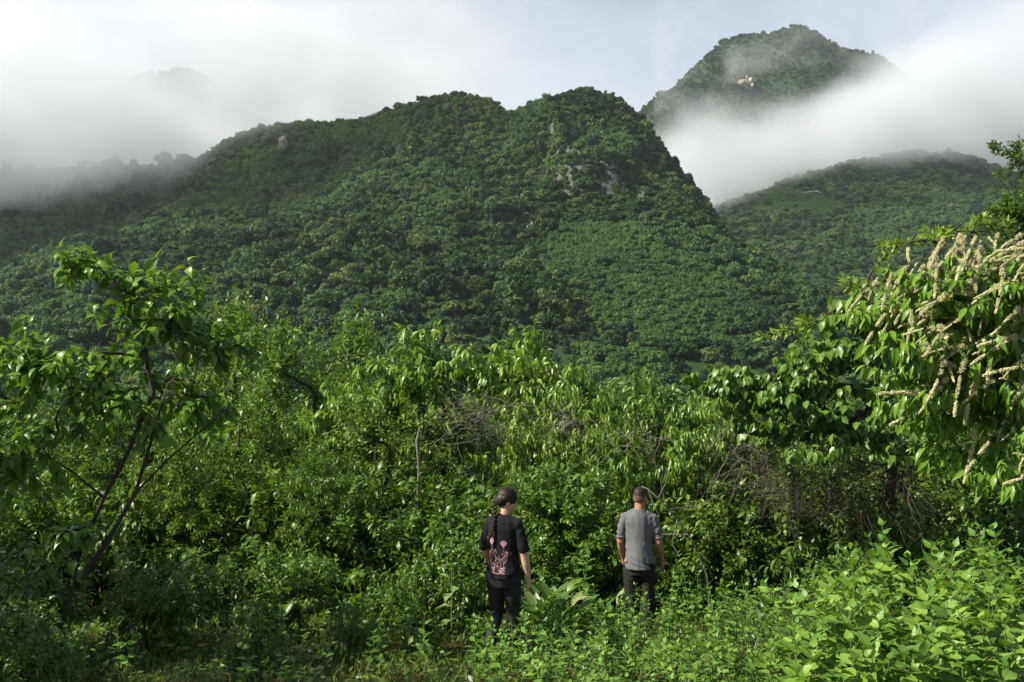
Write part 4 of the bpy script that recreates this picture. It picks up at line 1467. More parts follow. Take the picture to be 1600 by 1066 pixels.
def herb(name, base, h, leaf, seed, label, group, shoots=3, meshes=None, gap=.085, lean=.12):
    meshes = meshes or HERB_LEAF
    g = np.random.default_rng(seed)
    e = empty(name, base)
    tag(e, label, 'plant', group)
    tb = Tubes()
    pos, D, U, ln = [], [], [], []

    def shoot(p0, d0, L, r, lf):
        n = max(4, int(L / .07))
        d = d0
        pts = [np.array(p0)]
        for k in range(n):
            d = norm(d + np.array([0, 0, .10]) + g.normal(size=3) * .05)
            pts.append(pts[-1] + d * L / n)
        pts = np.array(pts)
        tb.add(pts, np.linspace(r, r * .35, len(pts)), 4)
        nodes = max(3, int(L / gap))
        ph = g.random() * 3
        for k in range(nodes):
            u = (k + 1) / nodes
            if u < .22:
                continue
            i = min(len(pts) - 2, int(u * (len(pts) - 1)))
            p = pts[i] + (pts[i + 1] - pts[i]) * (u * (len(pts) - 1) - i)
            ax = norm(pts[i + 1] - pts[i])
            s = lf * (1.0 - .55 * max(0, u - .55) / .45) * (.8 + .35 * g.random())
            for q in (0, 1):
                a = ph + k * 1.571 + q * math.pi + g.normal() * .2
                o_ = np.array([math.cos(a), math.sin(a), 0])
                up = .30 + 1.0 * max(0, u - .55) / .45
                pos.append(p + o_ * .012)
                D.append(norm(o_ + np.array([0, 0, up]) + g.normal(size=3) * .12))
                U.append(norm(ax + g.normal(size=3) * .15 + np.array([0, 0, .3])))
                ln.append(s)
        return pts
    main = shoot((0, 0, 0), norm(np.array([g.normal() * lean, g.normal() * lean, 1.0])), h, .006 + .003 * h, leaf)
    for k in range(shoots):
        i = int(len(main) * (.30 + .40 * g.random()))
        a = g.random() * 6.28
        shoot(main[i], norm(np.array([math.cos(a), math.sin(a), .9])), h * (.28 + .22 * g.random()), .004, leaf * .8)
    link('stem', tb.mesh('herb_stem', STEM), e)
    leaf_objects(e, meshes, np.array(pos), np.array(D), np.array(U), np.array(ln))
    return e


gh = np.random.default_rng(7)
pts_ = []


def free(x, y, d):
    for (a, c) in pts_:
        if (a - x) ** 2 + (c - y) ** 2 < d * d:
            return False
    if math.hypot(x + .08, y - 9.55) < .34 or math.hypot(x - 1.42, y - 11.1) < .36:
        return False
    pts_.append((x, y))
    return True


# tall bright herbs, lower right
tops = [(1395, 802, 8.9, .15), (1290, 868, 8.6, .14), (1345, 850, 8.2, .15), (1455, 836, 8.4, .17), (1500, 835, 8.0, .17), (1420, 850, 7.8, .16), (1560, 850, 8.6, .15), (1590, 812, 9.2, .15), (1545, 808, 9.8, .13), (1250, 905, 8.3, .14), (1310, 930, 7.0, .16), (1390, 900, 7.2, .17), (1470, 900, 7.0, .17), (1550, 900, 7.2, .16), (1270, 1000, 6.6, .17), (1340, 985, 6.4, .17), (1420, 990, 6.2, .18), (1500, 985, 6.3, .17), (1580, 960, 6.5, .16), (1600, 890, 7.8, .16)]
for k, (px, top, Y, lf) in enumerate(tops):
    p = gpos(px, Y)
    hgt = CAM_Z - (top - 533) / FPX * Y - p[2]
    pts_.append((p[0], p[1]))
    lab = {0: 'tallest bright herb, its tip standing above the right-hand patch', 3: 'bright herb with a broad leafy top right of the tallest one', 8: 'herb with open shoots near the right edge, behind the patch', 1: 'bright herb at the left rim of the tall patch'}.get(k, 'bright green pointed-leaved herb in the tall patch at lower right')
    herb('herb', p, hgt * .93, lf * 1.4, 300 + k, lab, 'tall bright herbs', 5, gap=.075)
n = 0
for _ in range(400):
    Y = 6.3 + 3.6 * gh.random()
    px = 1245 + 380 * gh.random()
    p = gpos(px, Y)
    if n < 32 and free(p[0], p[1], .24):
        herb('herb', p, (.60 + .40 * gh.random()), .17 + .06 * gh.random(), 400 + n, 'shorter bright herb filling the tall patch at lower right', 'shorter herbs in the bright patch', 3)
        n += 1
# mid-height herbs round and behind the man
n = 0
for _ in range(600):
    Y = 9.6 + 2.4 * gh.random()
    px = 1040 + 215 * gh.random()
    p = gpos(px, Y)
    if n < 34 and free(p[0], p[1], .23):
        herb('herb', p, (.38 + .36 * gh.random()), .085 + .03 * gh.random(), 500 + n, 'knee-high herb in the patch right of the man', 'herbs right of the man', 3, gap=.07)
        n += 1
n = 0
for _ in range(600):
    Y = 9.3 + 2.2 * gh.random()
    px = 835 + 165 * gh.random()
    p = gpos(px, Y)
    if n < 20 and free(p[0], p[1], .24):
        herb('herb', p, (.30 + .32 * gh.random()) * (1 if Y > 10 else .8), .09 + .03 * gh.random(), 600 + n, 'green herb standing between the woman and the man', 'herbs between the two people', 2, gap=.07)
        n += 1
herb('herb', gpos(908, 11.0), 1.12, .16, 651, 'tallest upright herb between the woman and the man', None, 2, gap=.09, lean=.02)
herb('herb', gpos(826, 9.2), .52, .11, 652, 'small herb whose tip touches the hand of the woman', None, 1, gap=.08, lean=.02)
herb('herb', gpos(990, 10.2), .48, .10, 653, 'short herb in front of the knees of the man', None, 1, gap=.07, lean=.02)
herb('herb', gpos(770, 9.0), .55, .11, 655, 'herb in front of the left leg of the woman', None, 3, gap=.07, lean=.02)
herb('herb', gpos(788, 8.8), .50, .10, 656, 'bushy herb between camera and the woman', None, 3, gap=.07, lean=.02)
herb('herb', gpos(1012, 10.6), .60, .10, 657, 'herb in front of the right leg of the man', None, 3, gap=.07, lean=.02)
herb('herb', gpos(972, 10.5), .55, .10, 658, 'herb in front of the left leg of the man', None, 3, gap=.07, lean=.02)
herb('herb', gpos(800, 9.3), .40, .10, 654, 'short herb in front of the legs of the woman', None, 2, gap=.07, lean=.02)
n = 0
for _ in range(900):
    Y = 7.7 + 1.7 * gh.random()
    px = 745 + 500 * gh.random()
    if px < 760 + (Y - 7.7) * 40 and gh.random() < .6:
        continue
    p = gpos(px, Y)
    if n < 60 and free(p[0], p[1], .20):
        herb('herb', p, (.24 + .30 * gh.random()), .095 + .04 * gh.random(), 700 + n, 'low bright herb along the bottom edge in front of the people', 'low herbs along the bottom', 2, gap=.055)
        n += 1
n = 0
for _ in range(500):
    Y = 8.0 + 2.5 * gh.random()
    px = 10 + 660 * gh.random()
    p = gpos(px, Y)
    if n < 26 and free(p[0], p[1], .3):
        herb('herb', p, (.25 + .35 * gh.random()), .10 + .05 * gh.random(), 800 + n, 'shaded herb in the dark undergrowth at lower left', 'shaded herbs at lower left', 2)
        n += 1


def rosette(name, base, n, leaf, seed, label, group, meshes, upright=1.0):
    """clump of long-stalked broad leaves"""
    g = np.random.default_rng(seed)
    e = empty(name, base)
    tag(e, label, 'plant', group)
    tb = Tubes()
    pos, D, U, ln = [], [], [], []
    for k in range(n):
        a = k * 2.4 + g.normal() * .3
        hgt = leaf * (.5 + 1.0 * g.random()) * upright
        o_ = np.array([math.cos(a), math.sin(a), 0])
        r0 = leaf * (.15 + .45 * g.random())
        tip = o_ * r0 + np.array([0, 0, hgt])
        tb.add([(0, 0, -.02), o_ * r0 * .4 + np.array([0, 0, hgt * .55]), tip], [.008, .006, .004], 4)
        pos.append(tip)
        D.append(norm(o_ * (.55 + .5 * g.random()) + np.array([0, 0, .9 * upright])))
        U.append(norm(np.array([0, 0, 1.0]) - o_ * .6 + g.normal(size=3) * .2))
        ln.append(leaf * (.75 + .45 * g.random()))
    link('stalks', tb.mesh('leaf_stalks', STEM), e)
    leaf_objects(e, meshes, np.array(pos), np.array(D), np.array(U), np.array(ln))


for k, (px, Y, n, lf) in enumerate([(840, 10.7, 12, .30), (868, 11.1, 14, .32), (845, 11.4, 10, .30), (885, 10.6, 12, .28), (935, 11.6, 8, .26), (955, 11.3, 8, .26)]):
    rosette('broad_leaved_plant', gpos(px, Y), n, lf, 900 + k, ['broad-leaved clump with yellowing leaves nearest the arm of the woman', 'tall broad-leaved clump in the middle between the two people', 'broad-leaved clump half hidden behind the arm of the woman', 'low broad-leaved clump with drooping leaves between the people', 'small broad-leaved clump left of the man', 'broad-leaved clump touching the left side of the man'][k], 'broad-leaved clumps', BROAD_LEAF)
for k, (px, Y, n, lf) in enumerate([(1185, 10.9, 5, .22), (1205, 11.2, 5, .24), (440, 10.2, 7, .22), (545, 10.6, 6, .22), (100, 8.4, 6, .22)]):
    rosette('broad_leaved_plant', gpos(px, Y), n, lf, 920 + k, ['broad-leaved plant with an ochre leaf at the back of the right herb patch', 'broad-leaved plant beside the ochre-leaved one, right herb patch', 'broad-leaved plant in the shade right of the sapling', 'broad-leaved plant with a yellow upright leaf left of the grass', 'broad-leaved plant at the foot of the sapling'][k], 'broad-leaved clumps', BROAD_LEAF, 1.3)
herb('felt_leaved_plant', gpos(708, 10.4), 1.10, .19, 940, 'pale felt-leaved plant standing left of the woman', None, 1, FELT_LEAF, gap=.13, lean=.02)

# ------------------------------------------------------------------ grass and ground cover
def blades(n, gx0, gx1, gy0, gy1, ln, seed, wid=.05):
    g = np.random.default_rng(seed)
    x = gx0 + (gx1 - gx0) * g.random(n)
    y = gy0 + (gy1 - gy0) * g.random(n)
    pos = np.stack([x, y, HM(x, y) - .02], 1)
    D = norm(g.normal(size=(n, 3)) * np.array([.5, .5, .1]) + np.array([0, 0, 1.0]))
    U = norm(g.normal(size=(n, 3)) * np.array([1, 1, .1]))
    return pos, D, U, ln * (.5 + .9 * g.random(n)), .2 + 1.0 * g.random(n), g.random(n)


pos, D, U, ln, dr, ti = blades(40000, -7, 6.5, 6.5, 13.0, .17, 1)
o = link('grass', leaves_mesh('grass', T_SMALL, pos, D, U, ln, .05, .2, dr, ti, M_GRASS))
tag(o, 'short green grass growing among the herbs', 'grass', kind='stuff')
for k, (px, Y, n, ln_) in enumerate([(606, 12.0, 60, .75), (640, 11.6, 40, .5), (570, 11.9, 40, .5)]):
    p = gpos(px, Y)
    g = np.random.default_rng(50 + k)
    pos = np.array(p) + g.normal(size=(n, 3)) * np.array([.09, .09, 0])
    D = norm(g.normal(size=(n, 3)) * np.array([.25, .25, .1]) + np.array([0, 0, 1.0]))
    o = link('grass_tuft', leaves_mesh('grass_tuft', T_MED, pos, D, norm(g.normal(size=(n, 3))), ln_ * (.6 + .6 * g.random(n)), .035, .2, .1 + .6 * g.random(n), .4 + .6 * g.random(n), M_GRASS))
    tag(o, ['tallest grass tuft left of the woman, in a sunny gap', 'grass tuft nearest the felt-leaved plant', 'left-hand grass tuft beside the dark shrub'][k], 'grass', 'tall grass tufts')
g = np.random.default_rng(66)
n = 60000
x = -9 + 18 * g.random(n)
y = 6.4 + 15 * g.random(n) ** 1.9
clump = fbm(x / .5, y / .5, octv=2, seed=70)
k = clump > -.35
x, y = x[k], y[k]
pos = np.stack([x, y, HM(x, y) + .02 + .25 * g.random(len(x)) * (clump[k] + .6)], 1)
D = norm(g.normal(size=pos.shape) * np.array([1, 1, .35]))
U = norm(np.array([0, 0, 1.0]) + g.normal(size=pos.shape) * .4)
o = link('ground_cover', leaves_mesh('ground_cover', T_SMALL, pos, D, U, .05 + .05 * g.random(len(x)), .5, .2, .3 * g.random(len(x)), g.random(len(x)), M_UNDER))
tag(o, 'low leafy ground cover under the shrubs', 'ground cover', kind='stuff')
# ------------------------------------------------------------------ the two people
def loft(bm, rings, seg=20):
    """closed tube through elliptical rings: (centre, rx, ry) lying level, or (centre, r, axis) round the axis"""
    loops = []
    for c, rx, ry in rings:
        c = Vector(c)
        lp = []
        for k in range(seg):
            a = 2 * math.pi * k / seg
            lp.append(bm.verts.new(c + Vector((rx * math.cos(a), ry * math.sin(a), 0))))
        loops.append(lp)
    for a, b in zip(loops[:-1], loops[1:]):
        for k in range(seg):
            bm.faces.new((a[k], a[(k + 1) % seg], b[(k + 1) % seg], b[k]))
    bm.faces.new(loops[0][::-1])
    bm.faces.new(loops[-1])


def limb(bm, pts, rad, seg=12, cap=True):
    """tapered round limb through the joints, rounded at both ends"""
    P = [Vector(p) for p in pts]
    Rr = list(rad)
    Q, S = [], []
    for i in range(len(P) - 1):
        n = max(2, int((P[i + 1] - P[i]).length / .03))
        for k in range(n):
            u = k / n
            Q.append(P[i].lerp(P[i + 1], u))
            S.append(Rr[i] + (Rr[i + 1] - Rr[i]) * u)
    Q.append(P[-1])
    S.append(Rr[-1])
    if cap:
        d0, d1 = (Q[0] - Q[1]).normalized(), (Q[-1] - Q[-2]).normalized()
        Q = [Q[0] + d0 * S[0] * .9, Q[0] + d0 * S[0] * .6] + Q + [Q[-1] + d1 * S[-1] * .6, Q[-1] + d1 * S[-1] * .9]
        S = [S[0] * .35, S[0] * .78] + S + [S[-1] * .78, S[-1] * .35]
    loops = []
    ref = Vector((0.3, 1, .1))
    for i in range(len(Q)):
        d = (Q[min(i + 1, len(Q) - 1)] - Q[max(i - 1, 0)]).normalized()
        a = d.cross(ref).normalized()
        b = d.cross(a)
        loops.append([bm.verts.new(Q[i] + (a * math.cos(2 * math.pi * k / seg) + b * math.sin(2 * math.pi * k / seg)) * S[i]) for k in range(seg)])
    for a, b in zip(loops[:-1], loops[1:]):
        for k in range(seg):
            bm.faces.new((a[k], a[(k + 1) % seg], b[(k + 1) % seg], b[k]))
    bm.faces.new(loops[0][::-1])
    bm.faces.new(loops[-1])


def ball(bm, c, r, rot=None):
    M = Matrix.Translation(Vector(c)) @ (rot if rot is not None else Matrix.Identity(4)) @ Matrix.Diagonal((*r, 1))
    bmesh.ops.create_uvsphere(bm, u_segments=18, v_segments=12, radius=1.0, matrix=M)


TMP = bpy.data.scenes.new('workbench')


def fuse(bm, name, voxel, smooth, mat, wrinkle=None):
    """one continuous skin round all the shapes"""
    bmesh.ops.recalc_face_normals(bm, faces=bm.faces)
    me = bpy.data.meshes.new(name)
    bm.to_mesh(me)
    bm.free()
    o = bpy.data.objects.new(name, me)
    TMP.collection.objects.link(o)
    r = o.modifiers.new('r', 'REMESH')
    r.mode = 'VOXEL'
    r.voxel_size = voxel
    s = o.modifiers.new('s', 'SMOOTH')
    s.iterations = smooth
    s.factor = .5
    TMP.view_layers[0].update()
    dg = TMP.view_layers[0].depsgraph
    out = bpy.data.meshes.new_from_object(o.evaluated_get(dg))
    bpy.data.objects.remove(o)
    out.name = name
    if wrinkle:
        n = len(out.vertices)
        co = np.zeros(n * 3)
        no = np.zeros(n * 3)
        out.vertices.foreach_get('co', co)
        out.vertex_normals.foreach_get('vector', no)
        co, no = co.reshape(-1, 3), no.reshape(-1, 3)
        co = co + no * wrinkle(co)[:, None]
        out.vertices.foreach_set('co', co.ravel())
    out.polygons.foreach_set('use_smooth', np.ones(len(out.polygons), bool))
    out.update()
    out.materials.clear()
    out.materials.append(mat)
    return out


def hand(bm, wrist, down, out_, fwd, s=1.0, curl=.5, side=1):
    """palm, four unequal bent fingers, thumb from the side of the palm; down = towards the fingertips, fwd = thumb side"""
    w, d, o_, f = (Vector(v) for v in (wrist, down, out_, fwd))
    d.normalize()
    inn = -o_
    limb(bm, [w - d * .02, w + d * .04 * s, w + d * .085 * s], [.023 * s, .026 * s, .024 * s], 10)
    for k, (off, L) in enumerate(((.030, .070), (.011, .078), (-.009, .072), (-.027, .056))):
        b = w + d * .080 * s + f * off * s
        p1 = b + (d + inn * curl * .25).normalized() * L * .45 * s
        p2 = p1 + (d + inn * curl * .9).normalized() * L * .33 * s
        p3 = p2 + (d + inn * curl * 1.7).normalized() * L * .25 * s
        limb(bm, [w + d * .05 * s + f * off * .8 * s, b, p1, p2, p3], [.011 * s, .0105 * s, .0095 * s, .0085 * s, .0075 * s], 8)
    t0 = w + d * .025 * s + f * .020 * s
    t1 = t0 + (d * .7 + f * .8 + inn * .25).normalized() * .042 * s
    t2 = t1 + (d * 1.0 + f * .25 + inn * .35).normalized() * .030 * s
    limb(bm, [t0, t1, t2], [.013 * s, .011 * s, .009 * s], 8)


def head(bm, c, yaw, pitch, s=1.0):
    """skull, jaw, nose, brows, lips, ears; local +Y is where the face looks"""
    M = Matrix.Translation(Vector(c)) @ Euler((pitch, 0, yaw), 'XYZ').to_matrix().to_4x4()
    Rm = M.to_3x3().to_4x4()

    def B(p, r):
        ball(bm, M @ (Vector(p) * s), tuple(v * s for v in r), Rm)
    B((0, -.012, .025), (.076, .096, .092))
    B((0, .030, -.045), (.058, .062, .070))
    B((0, .062, -.088), (.026, .026, .024))
    B((0, .102, -.022), (.012, .018, .022))
    B((0, .084, .028), (.050, .016, .014))
    B((0, .090, -.058), (.024, .012, .011))
    for q in (-1, 1):
        B((q * .077, -.008, -.012), (.010, .020, .032))
        B((q * .042, .066, -.022), (.020, .020, .018))
    return M


SKIN_W = plain('skin_pale', (0.50, 0.30, 0.21), .55, .35, .10, 20.0)
SKIN_M = plain('skin_tan', (0.33, 0.165, 0.10), .55, .35, .12, 20.0)
BLACKTEE = plain('black_cotton', (0.009, 0.009, 0.011), .85, .2, .25, 60.0, .001)
BLACKJEAN = plain('black_denim', (0.020, 0.020, 0.022), .75, .25, .45, 14.0, .002)
GREYPANTS = plain('charcoal_twill', (0.020, 0.019, 0.018), .85, .2, .30, 14.0, .002)
GREYPOLO = plain('heather_grey_jersey', (0.120, 0.123, 0.132), .9, .15, .20, 120.0, .001)
HAIR_W = plain('dark_brown_hair', (0.016, 0.0095, 0.007), .5, .3, .5, 40.0, .003)
HAIR_M = plain('cropped_black_hair', (0.016, 0.012, 0.010), .6, .35, .4, 90.0, .002)
t = HAIR_M.node_tree     # crop fading from black crown to a shaved nape
tcm = N(t, 'ShaderNodeTexCoord')
szm = N(t, 'ShaderNodeSeparateXYZ', {0: tcm.outputs['Generated']})
nzm = N(t, 'ShaderNodeTexNoise', {'Vector': tcm.outputs['Object'], 'Scale': 160.0})
fz = MA(t, 'ADD', szm.outputs[2], MA(t, 'MULTIPLY', MA(t, 'SUBTRACT', nzm.outputs[0], .5), .25))
t.links.new(RAMP(t, fz, [(.18, (0.24, 0.13, 0.08)), (.42, (0.11, 0.065, 0.042)), (.66, (0.018, 0.013, 0.011))]), t.nodes['Principled BSDF'].inputs['Base Color'])
SHOE = plain('dark_shoe', (0.03, 0.025, 0.02), .6, .3, .3, 20.0)
EYE = plain('eye', (0.5, 0.48, 0.45), .2, .5, .3, 60.0)
PINK = plain('pink_print', (0.36, 0.21, 0.22), .8, .2, .15, 50.0)


def part(name, me, parent):
    return link(name, me, parent)


def cloth(seed, amp, hem, armz):
    """soft folds: long ones down the back, short ones gathered above the hem and under the arms"""
    def f(co):
        x, y, z = co[:, 0], co[:, 1], co[:, 2]
        v = amp * fbm(x * 13 + 2 * z, z * 3.2 - x * 2, y * 6, octv=3, seed=seed) * 1.6
        low = np.exp(-((z - hem - .06) / .07) ** 2)
        v += low * amp * 1.6 * fbm(x * 5 + y * 5, z * 26 + x * 9, octv=2, seed=seed + 4)
        side = np.clip(np.abs(x) / .15 - .3, 0, 1)
        return v + side * amp * 1.2 * fbm((z - np.abs(x)) * 22, (z + np.abs(x)) * 6, octv=2, seed=seed + 8)
    return f


# --- woman
wy = 9.55
wx = (787 - 800) / FPX * wy
woman = empty('person', (wx, wy, h1(wx, wy) - .02), R(-22), .98)
tag(woman, 'person with a long dark braid in a black T-shirt with pink print, seen from behind', 'person')
bm = bmesh.new()
HC = (.030, .030, 1.570)
hm_ = head(bm, HC, R(-52), R(-26), .98)
limb(bm, [(0, -.005, 1.37), (.015, .015, 1.50)], [.060, .052])
loft(bm, [((0, 0, .84), .150, .115), ((0, 0, 1.0), .135, .10), ((0, .01, 1.1), .128, .095), ((0, .01, 1.25), .145, .10), ((0, 0, 1.34), .15, .085), ((0, 0, 1.40), .08, .06)])
limb(bm, [(.140, 0, 1.335), (.212, .00, 1.08), (.238, .045, .845)], [.045, .042, .028])
limb(bm, [(.212, .00, 1.08), (.226, .02, .97), (.238, .045, .845)], [.040, .042, .027])
hand(bm, (.239, .048, .835), (.0, .05, -1), (1, 0, 0), (-.12, .99, 0), .98, .55)
limb(bm, [(-.140, 0, 1.335), (-.208, .02, 1.08), (-.190, .15, .89)], [.045, .042, .028])
hand(bm, (-.190, .155, .88), (.05, .25, -1), (-1, 0, 0), (.1, .99, .1), .98, .6)
limb(bm, [(.085, 0, .86), (.090, .03, .47), (.088, .02, .10)], [.085, .055, .036])
limb(bm, [(-.085, 0, .86), (-.085, .04, .48), (-.120, -.10, .12)], [.085, .055, .036])
part('body', fuse(bm, 'woman_body', .0055, 3, SKIN_W), woman)
for q in (-1, 1):
    e_ = bmesh.new()
    ball(e_, hm_ @ Vector((q * .031, .080, .004)), (.012, .012, .009))
    me = bpy.data.meshes.new('eye')
    e_.to_mesh(me)
    e_.free()
    link('eye', me, woman, EYE)
bm = bmesh.new()
loft(bm, [((0, -.014, .835), .182, .156), ((0, -.012, .90), .176, .150), ((0, .003, 1.0), .155, .122), ((0, .01, 1.1), .148, .112), ((0, .01, 1.22), .158, .114), ((0, 0, 1.31), .168, .108), ((0, -.004, 1.375), .155, .092), ((0, -.008, 1.415), .092, .074), ((0, -.008, 1.432), .072, .064)], 28)
limb(bm, [(.135, 0, 1.345), (.184, .0, 1.23), (.206, .0, 1.115)], [.056, .058, .062])
limb(bm, [(-.135, 0, 1.345), (-.184, .01, 1.23), (-.204, .01, 1.12)], [.056, .058, .060])
limb(bm, [(.0, -.01, 1.415), (.15, 0, 1.355)], [.056, .050])
limb(bm, [(.0, -.01, 1.415), (-.15, 0, 1.355)], [.056, .050])
tee = part('shirt', fuse(bm, 'tee', .007, 4, BLACKTEE, cloth(3, .006, .84, 1.05)), woman)
bm = bmesh.new()
loft(bm, [((0, -.005, .74), .165, .130), ((0, -.012, .83), .172, .145), ((0, -.005, .92), .160, .125), ((0, 0, 1.0), .142, .11)], 24)
limb(bm, [(.086, -.01, .82), (.092, .03, .46), (.090, .02, .06)], [.100, .068, .056])
limb(bm, [(-.086, -.01, .82), (-.088, .045, .47), (-.125, -.11, .09)], [.100, .068, .056])
ball(bm, (.075, -.055, .84), (.092, .085, .095))
ball(bm, (-.075, -.055, .84), (.092, .085, .095))


def denim(seed, amp=.006):
    return lambda co: amp * 1.6 * fbm(co[:, 0] * 7 + co[:, 1] * 5, co[:, 2] * 24 + co[:, 0] * 10, octv=3, seed=seed) * np.clip(fbm(co[:, 0] * 6, co[:, 2] * 5, octv=2, seed=seed + 3) + .5, .2, 1)


part('trousers', fuse(bm, 'woman_trousers', .007, 4, BLACKJEAN, denim(5)), woman)
for q, p in ((1, (.09, .06, .03)), (-1, (-.13, -.08, .05))):
    bm = bmesh.new()
    limb(bm, [(p[0], p[1] - .10, p[2] + .01), (p[0], p[1] + .04, p[2]), (p[0], p[1] + .12, p[2] - .005)], [.038, .042, .036])
    part('shoe', fuse(bm, 'shoe', .008, 3, SHOE), woman)
# hair: cap combed back, then the braid over the left shoulder blade
bm = bmesh.new()
Rm = hm_.to_3x3().to_4x4()
ball(bm, hm_ @ Vector((0, -.018, .034)), (.086, .103, .094), Rm)
ball(bm, hm_ @ Vector((0, -.055, -.010)), (.074, .066, .078), Rm)
ball(bm, hm_ @ Vector((-.012, -.085, -.045)), (.040, .040, .042), Rm)
for q in (-1, 1):
    ball(bm, hm_ @ Vector((q * .066, -.020, .012)), (.022, .060, .046), Rm)


def strands(co):
    c = co - np.array(hm_.translation)
    a = np.arctan2(c[:, 2], c[:, 0]) + .6 * fbm(co[:, 0] * 9, co[:, 1] * 9, co[:, 2] * 9, octv=2, seed=4)
    return .0022 * np.sin(a * 34)


hair = part('hair', fuse(bm, 'woman_hair', .005, 3, HAIR_W, strands), woman)
bm = bmesh.new()
b0 = hm_ @ Vector((-.015, -.105, -.055))
b1 = Vector((-.062, -.108, 1.36))
b2 = Vector((-.088, -.128, 1.255))
for k in range(20):
    u = k / 19
    c = b0.lerp(b1, min(1, u * 1.8)) if u < .55 else b1.lerp(b2, (u - .55) / .45)
    sgn = 1 if k % 2 else -1
    r = .0195 * (1 - .35 * u)
    ball(bm, c + Vector((sgn * r * .48, -.004, 0)), (r * .80, r * .72, r * 1.05), Euler((0, sgn * R(38), 0)).to_matrix().to_4x4())
limb(bm, [b2, b2 + Vector((-.018, -.004, -.06)), b2 + Vector((-.028, .0, -.12))], [.015, .015, .005], 8)
me = bpy.data.meshes.new('braid')
bm.to_mesh(me)
bm.free()
me.polygons.foreach_set('use_smooth', np.ones(len(me.polygons), bool))
link('braid', me, hair, HAIR_W)

# print on the back of the shirt: flower heads on line-drawn stems, rising from a sprawl of strokes
tm = tee.data
bvh = BVHTree.FromPolygons([v.co[:] for v in tm.vertices], [p.vertices[:] for p in tm.polygons])


def onback(u, v):
    u = -.02 + (u + .02) * 1.18
    h = bvh.ray_cast(Vector((u, -.6, v)), Vector((0, 1, 0)))
    if h[0] is None:
        return None
    return h[0] + Vector((0, -.0035, 0))


pv_, pf_ = [], []


def stroke(pts, w):
    P2 = []
    for (a, b_) in zip(pts[:-1], pts[1:]):
        n_ = max(2, int(math.hypot(a[0] - b_[0], a[1] - b_[1]) / .008))
        for k in range(n_):
            P2.append((a[0] + (b_[0] - a[0]) * k / n_, a[1] + (b_[1] - a[1]) * k / n_))
    P2.append(pts[-1])
    prev = None
    for i, p in enumerate(P2):
        q = P2[min(i + 1, len(P2) - 1)]
        r_ = P2[max(i - 1, 0)]
        d = Vector((q[0] - r_[0], q[1] - r_[1])).normalized()
        a = onback(p[0] - d.y * w, p[1] + d.x * w)
        b_ = onback(p[0] + d.y * w, p[1] - d.x * w)
        if a is None or b_ is None:
            prev = None
            continue
        k = len(pv_)
        pv_.extend([a, b_])
        if prev is not None:
            pf_.append((prev, prev + 1, k + 1, k))
        prev = k


def petal(cx, cz, rx, rz, tilt, n=12):
    c = onback(cx, cz)
    if c is None:
        return
    k0 = len(pv_)
    pv_.append(c)
    for i in range(n):
        a = 2 * math.pi * i / n
        x, z = rx * math.cos(a), rz * math.sin(a) * (1.15 if math.sin(a) < 0 else 1)
        p = onback(cx + x * math.cos(tilt) - z * math.sin(tilt), cz + x * math.sin(tilt) + z * math.cos(tilt))
        pv_.append(p if p is not None else c)
    for i in range(n):
        pf_.append((k0, k0 + 1 + i, k0 + 1 + (i + 1) % n))


def bloom(cx, cz, s):
    for dx, dz, rx, rz, tl in ((0, 0, .55, .62, 0), (-.55, .1, .30, .60, .3), (.55, .1, .30, .60, -.3), (-.22, .72, .28, .36, .25), (.25, .70, .28, .36, -.25), (0, -.72, .35, .28, 0)):
        petal(cx + dx * s, cz + dz * s, rx * s, rz * s, tl)


gp = np.random.default_rng(12)
bloom(-.082, 1.185, .031)
bloom(.030, 1.168, .031)
bloom(-.128, 1.205, .014)
bloom(-.048, 1.10, .015)
bloom(.055, 1.085, .011)
bloom(-.105, 1.075, .014)
for x0, z0, x1, z1 in ((-.082, 1.150, -.06, .935), (.030, 1.135, .025, .935), (-.048, 1.08, -.03, .94), (-.105, 1.055, -.07, .93), (.055, 1.07, .05, .94), (-.01, 1.06, .0, .94)):
    stroke([(x0, z0), (x0 * .6 + x1 * .4 + .012, z0 * .6 + z1 * .4), (x0 * .3 + x1 * .7 - .014, z0 * .3 + z1 * .7), (x1, z1)], .0014)
for k in range(15):
    x0, z0 = -.11 + .18 * gp.random(), .96 + .12 * gp.random()
    a = gp.random() * 6.28
    l_ = .02 + .03 * gp.random()
    stroke([(x0, z0), (x0 + l_ * math.cos(a), z0 + l_ * math.sin(a) * .8), (x0 + l_ * 1.4 * math.cos(a + .7), z0 + l_ * 1.2 * math.sin(a + .7))], .0014)
stroke([(-.125, 1.02), (-.115, .98), (-.085, .94), (-.04, .905), (.0, .892), (.05, .895)], .0020)
for k in range(16):
    x0, z0 = -.055 + .115 * gp.random(), .905 + .04 * gp.random()
    petal(x0, z0, .010 + .012 * gp.random(), .0045, gp.normal() * .5, 8)
for k in range(7):
    x0 = -.06 + .018 * k
    stroke([(x0, .890), (x0 + .006, .902), (x0 + .010, .888), (x0 + .016, .897)], .0020)
me = bpy.data.meshes.new('print')
me.from_pydata([v[:] for v in pv_], [], pf_)
pr = link('print', me, tee, PINK)
pr['label'] = 'pink line drawing of flowers on the back'

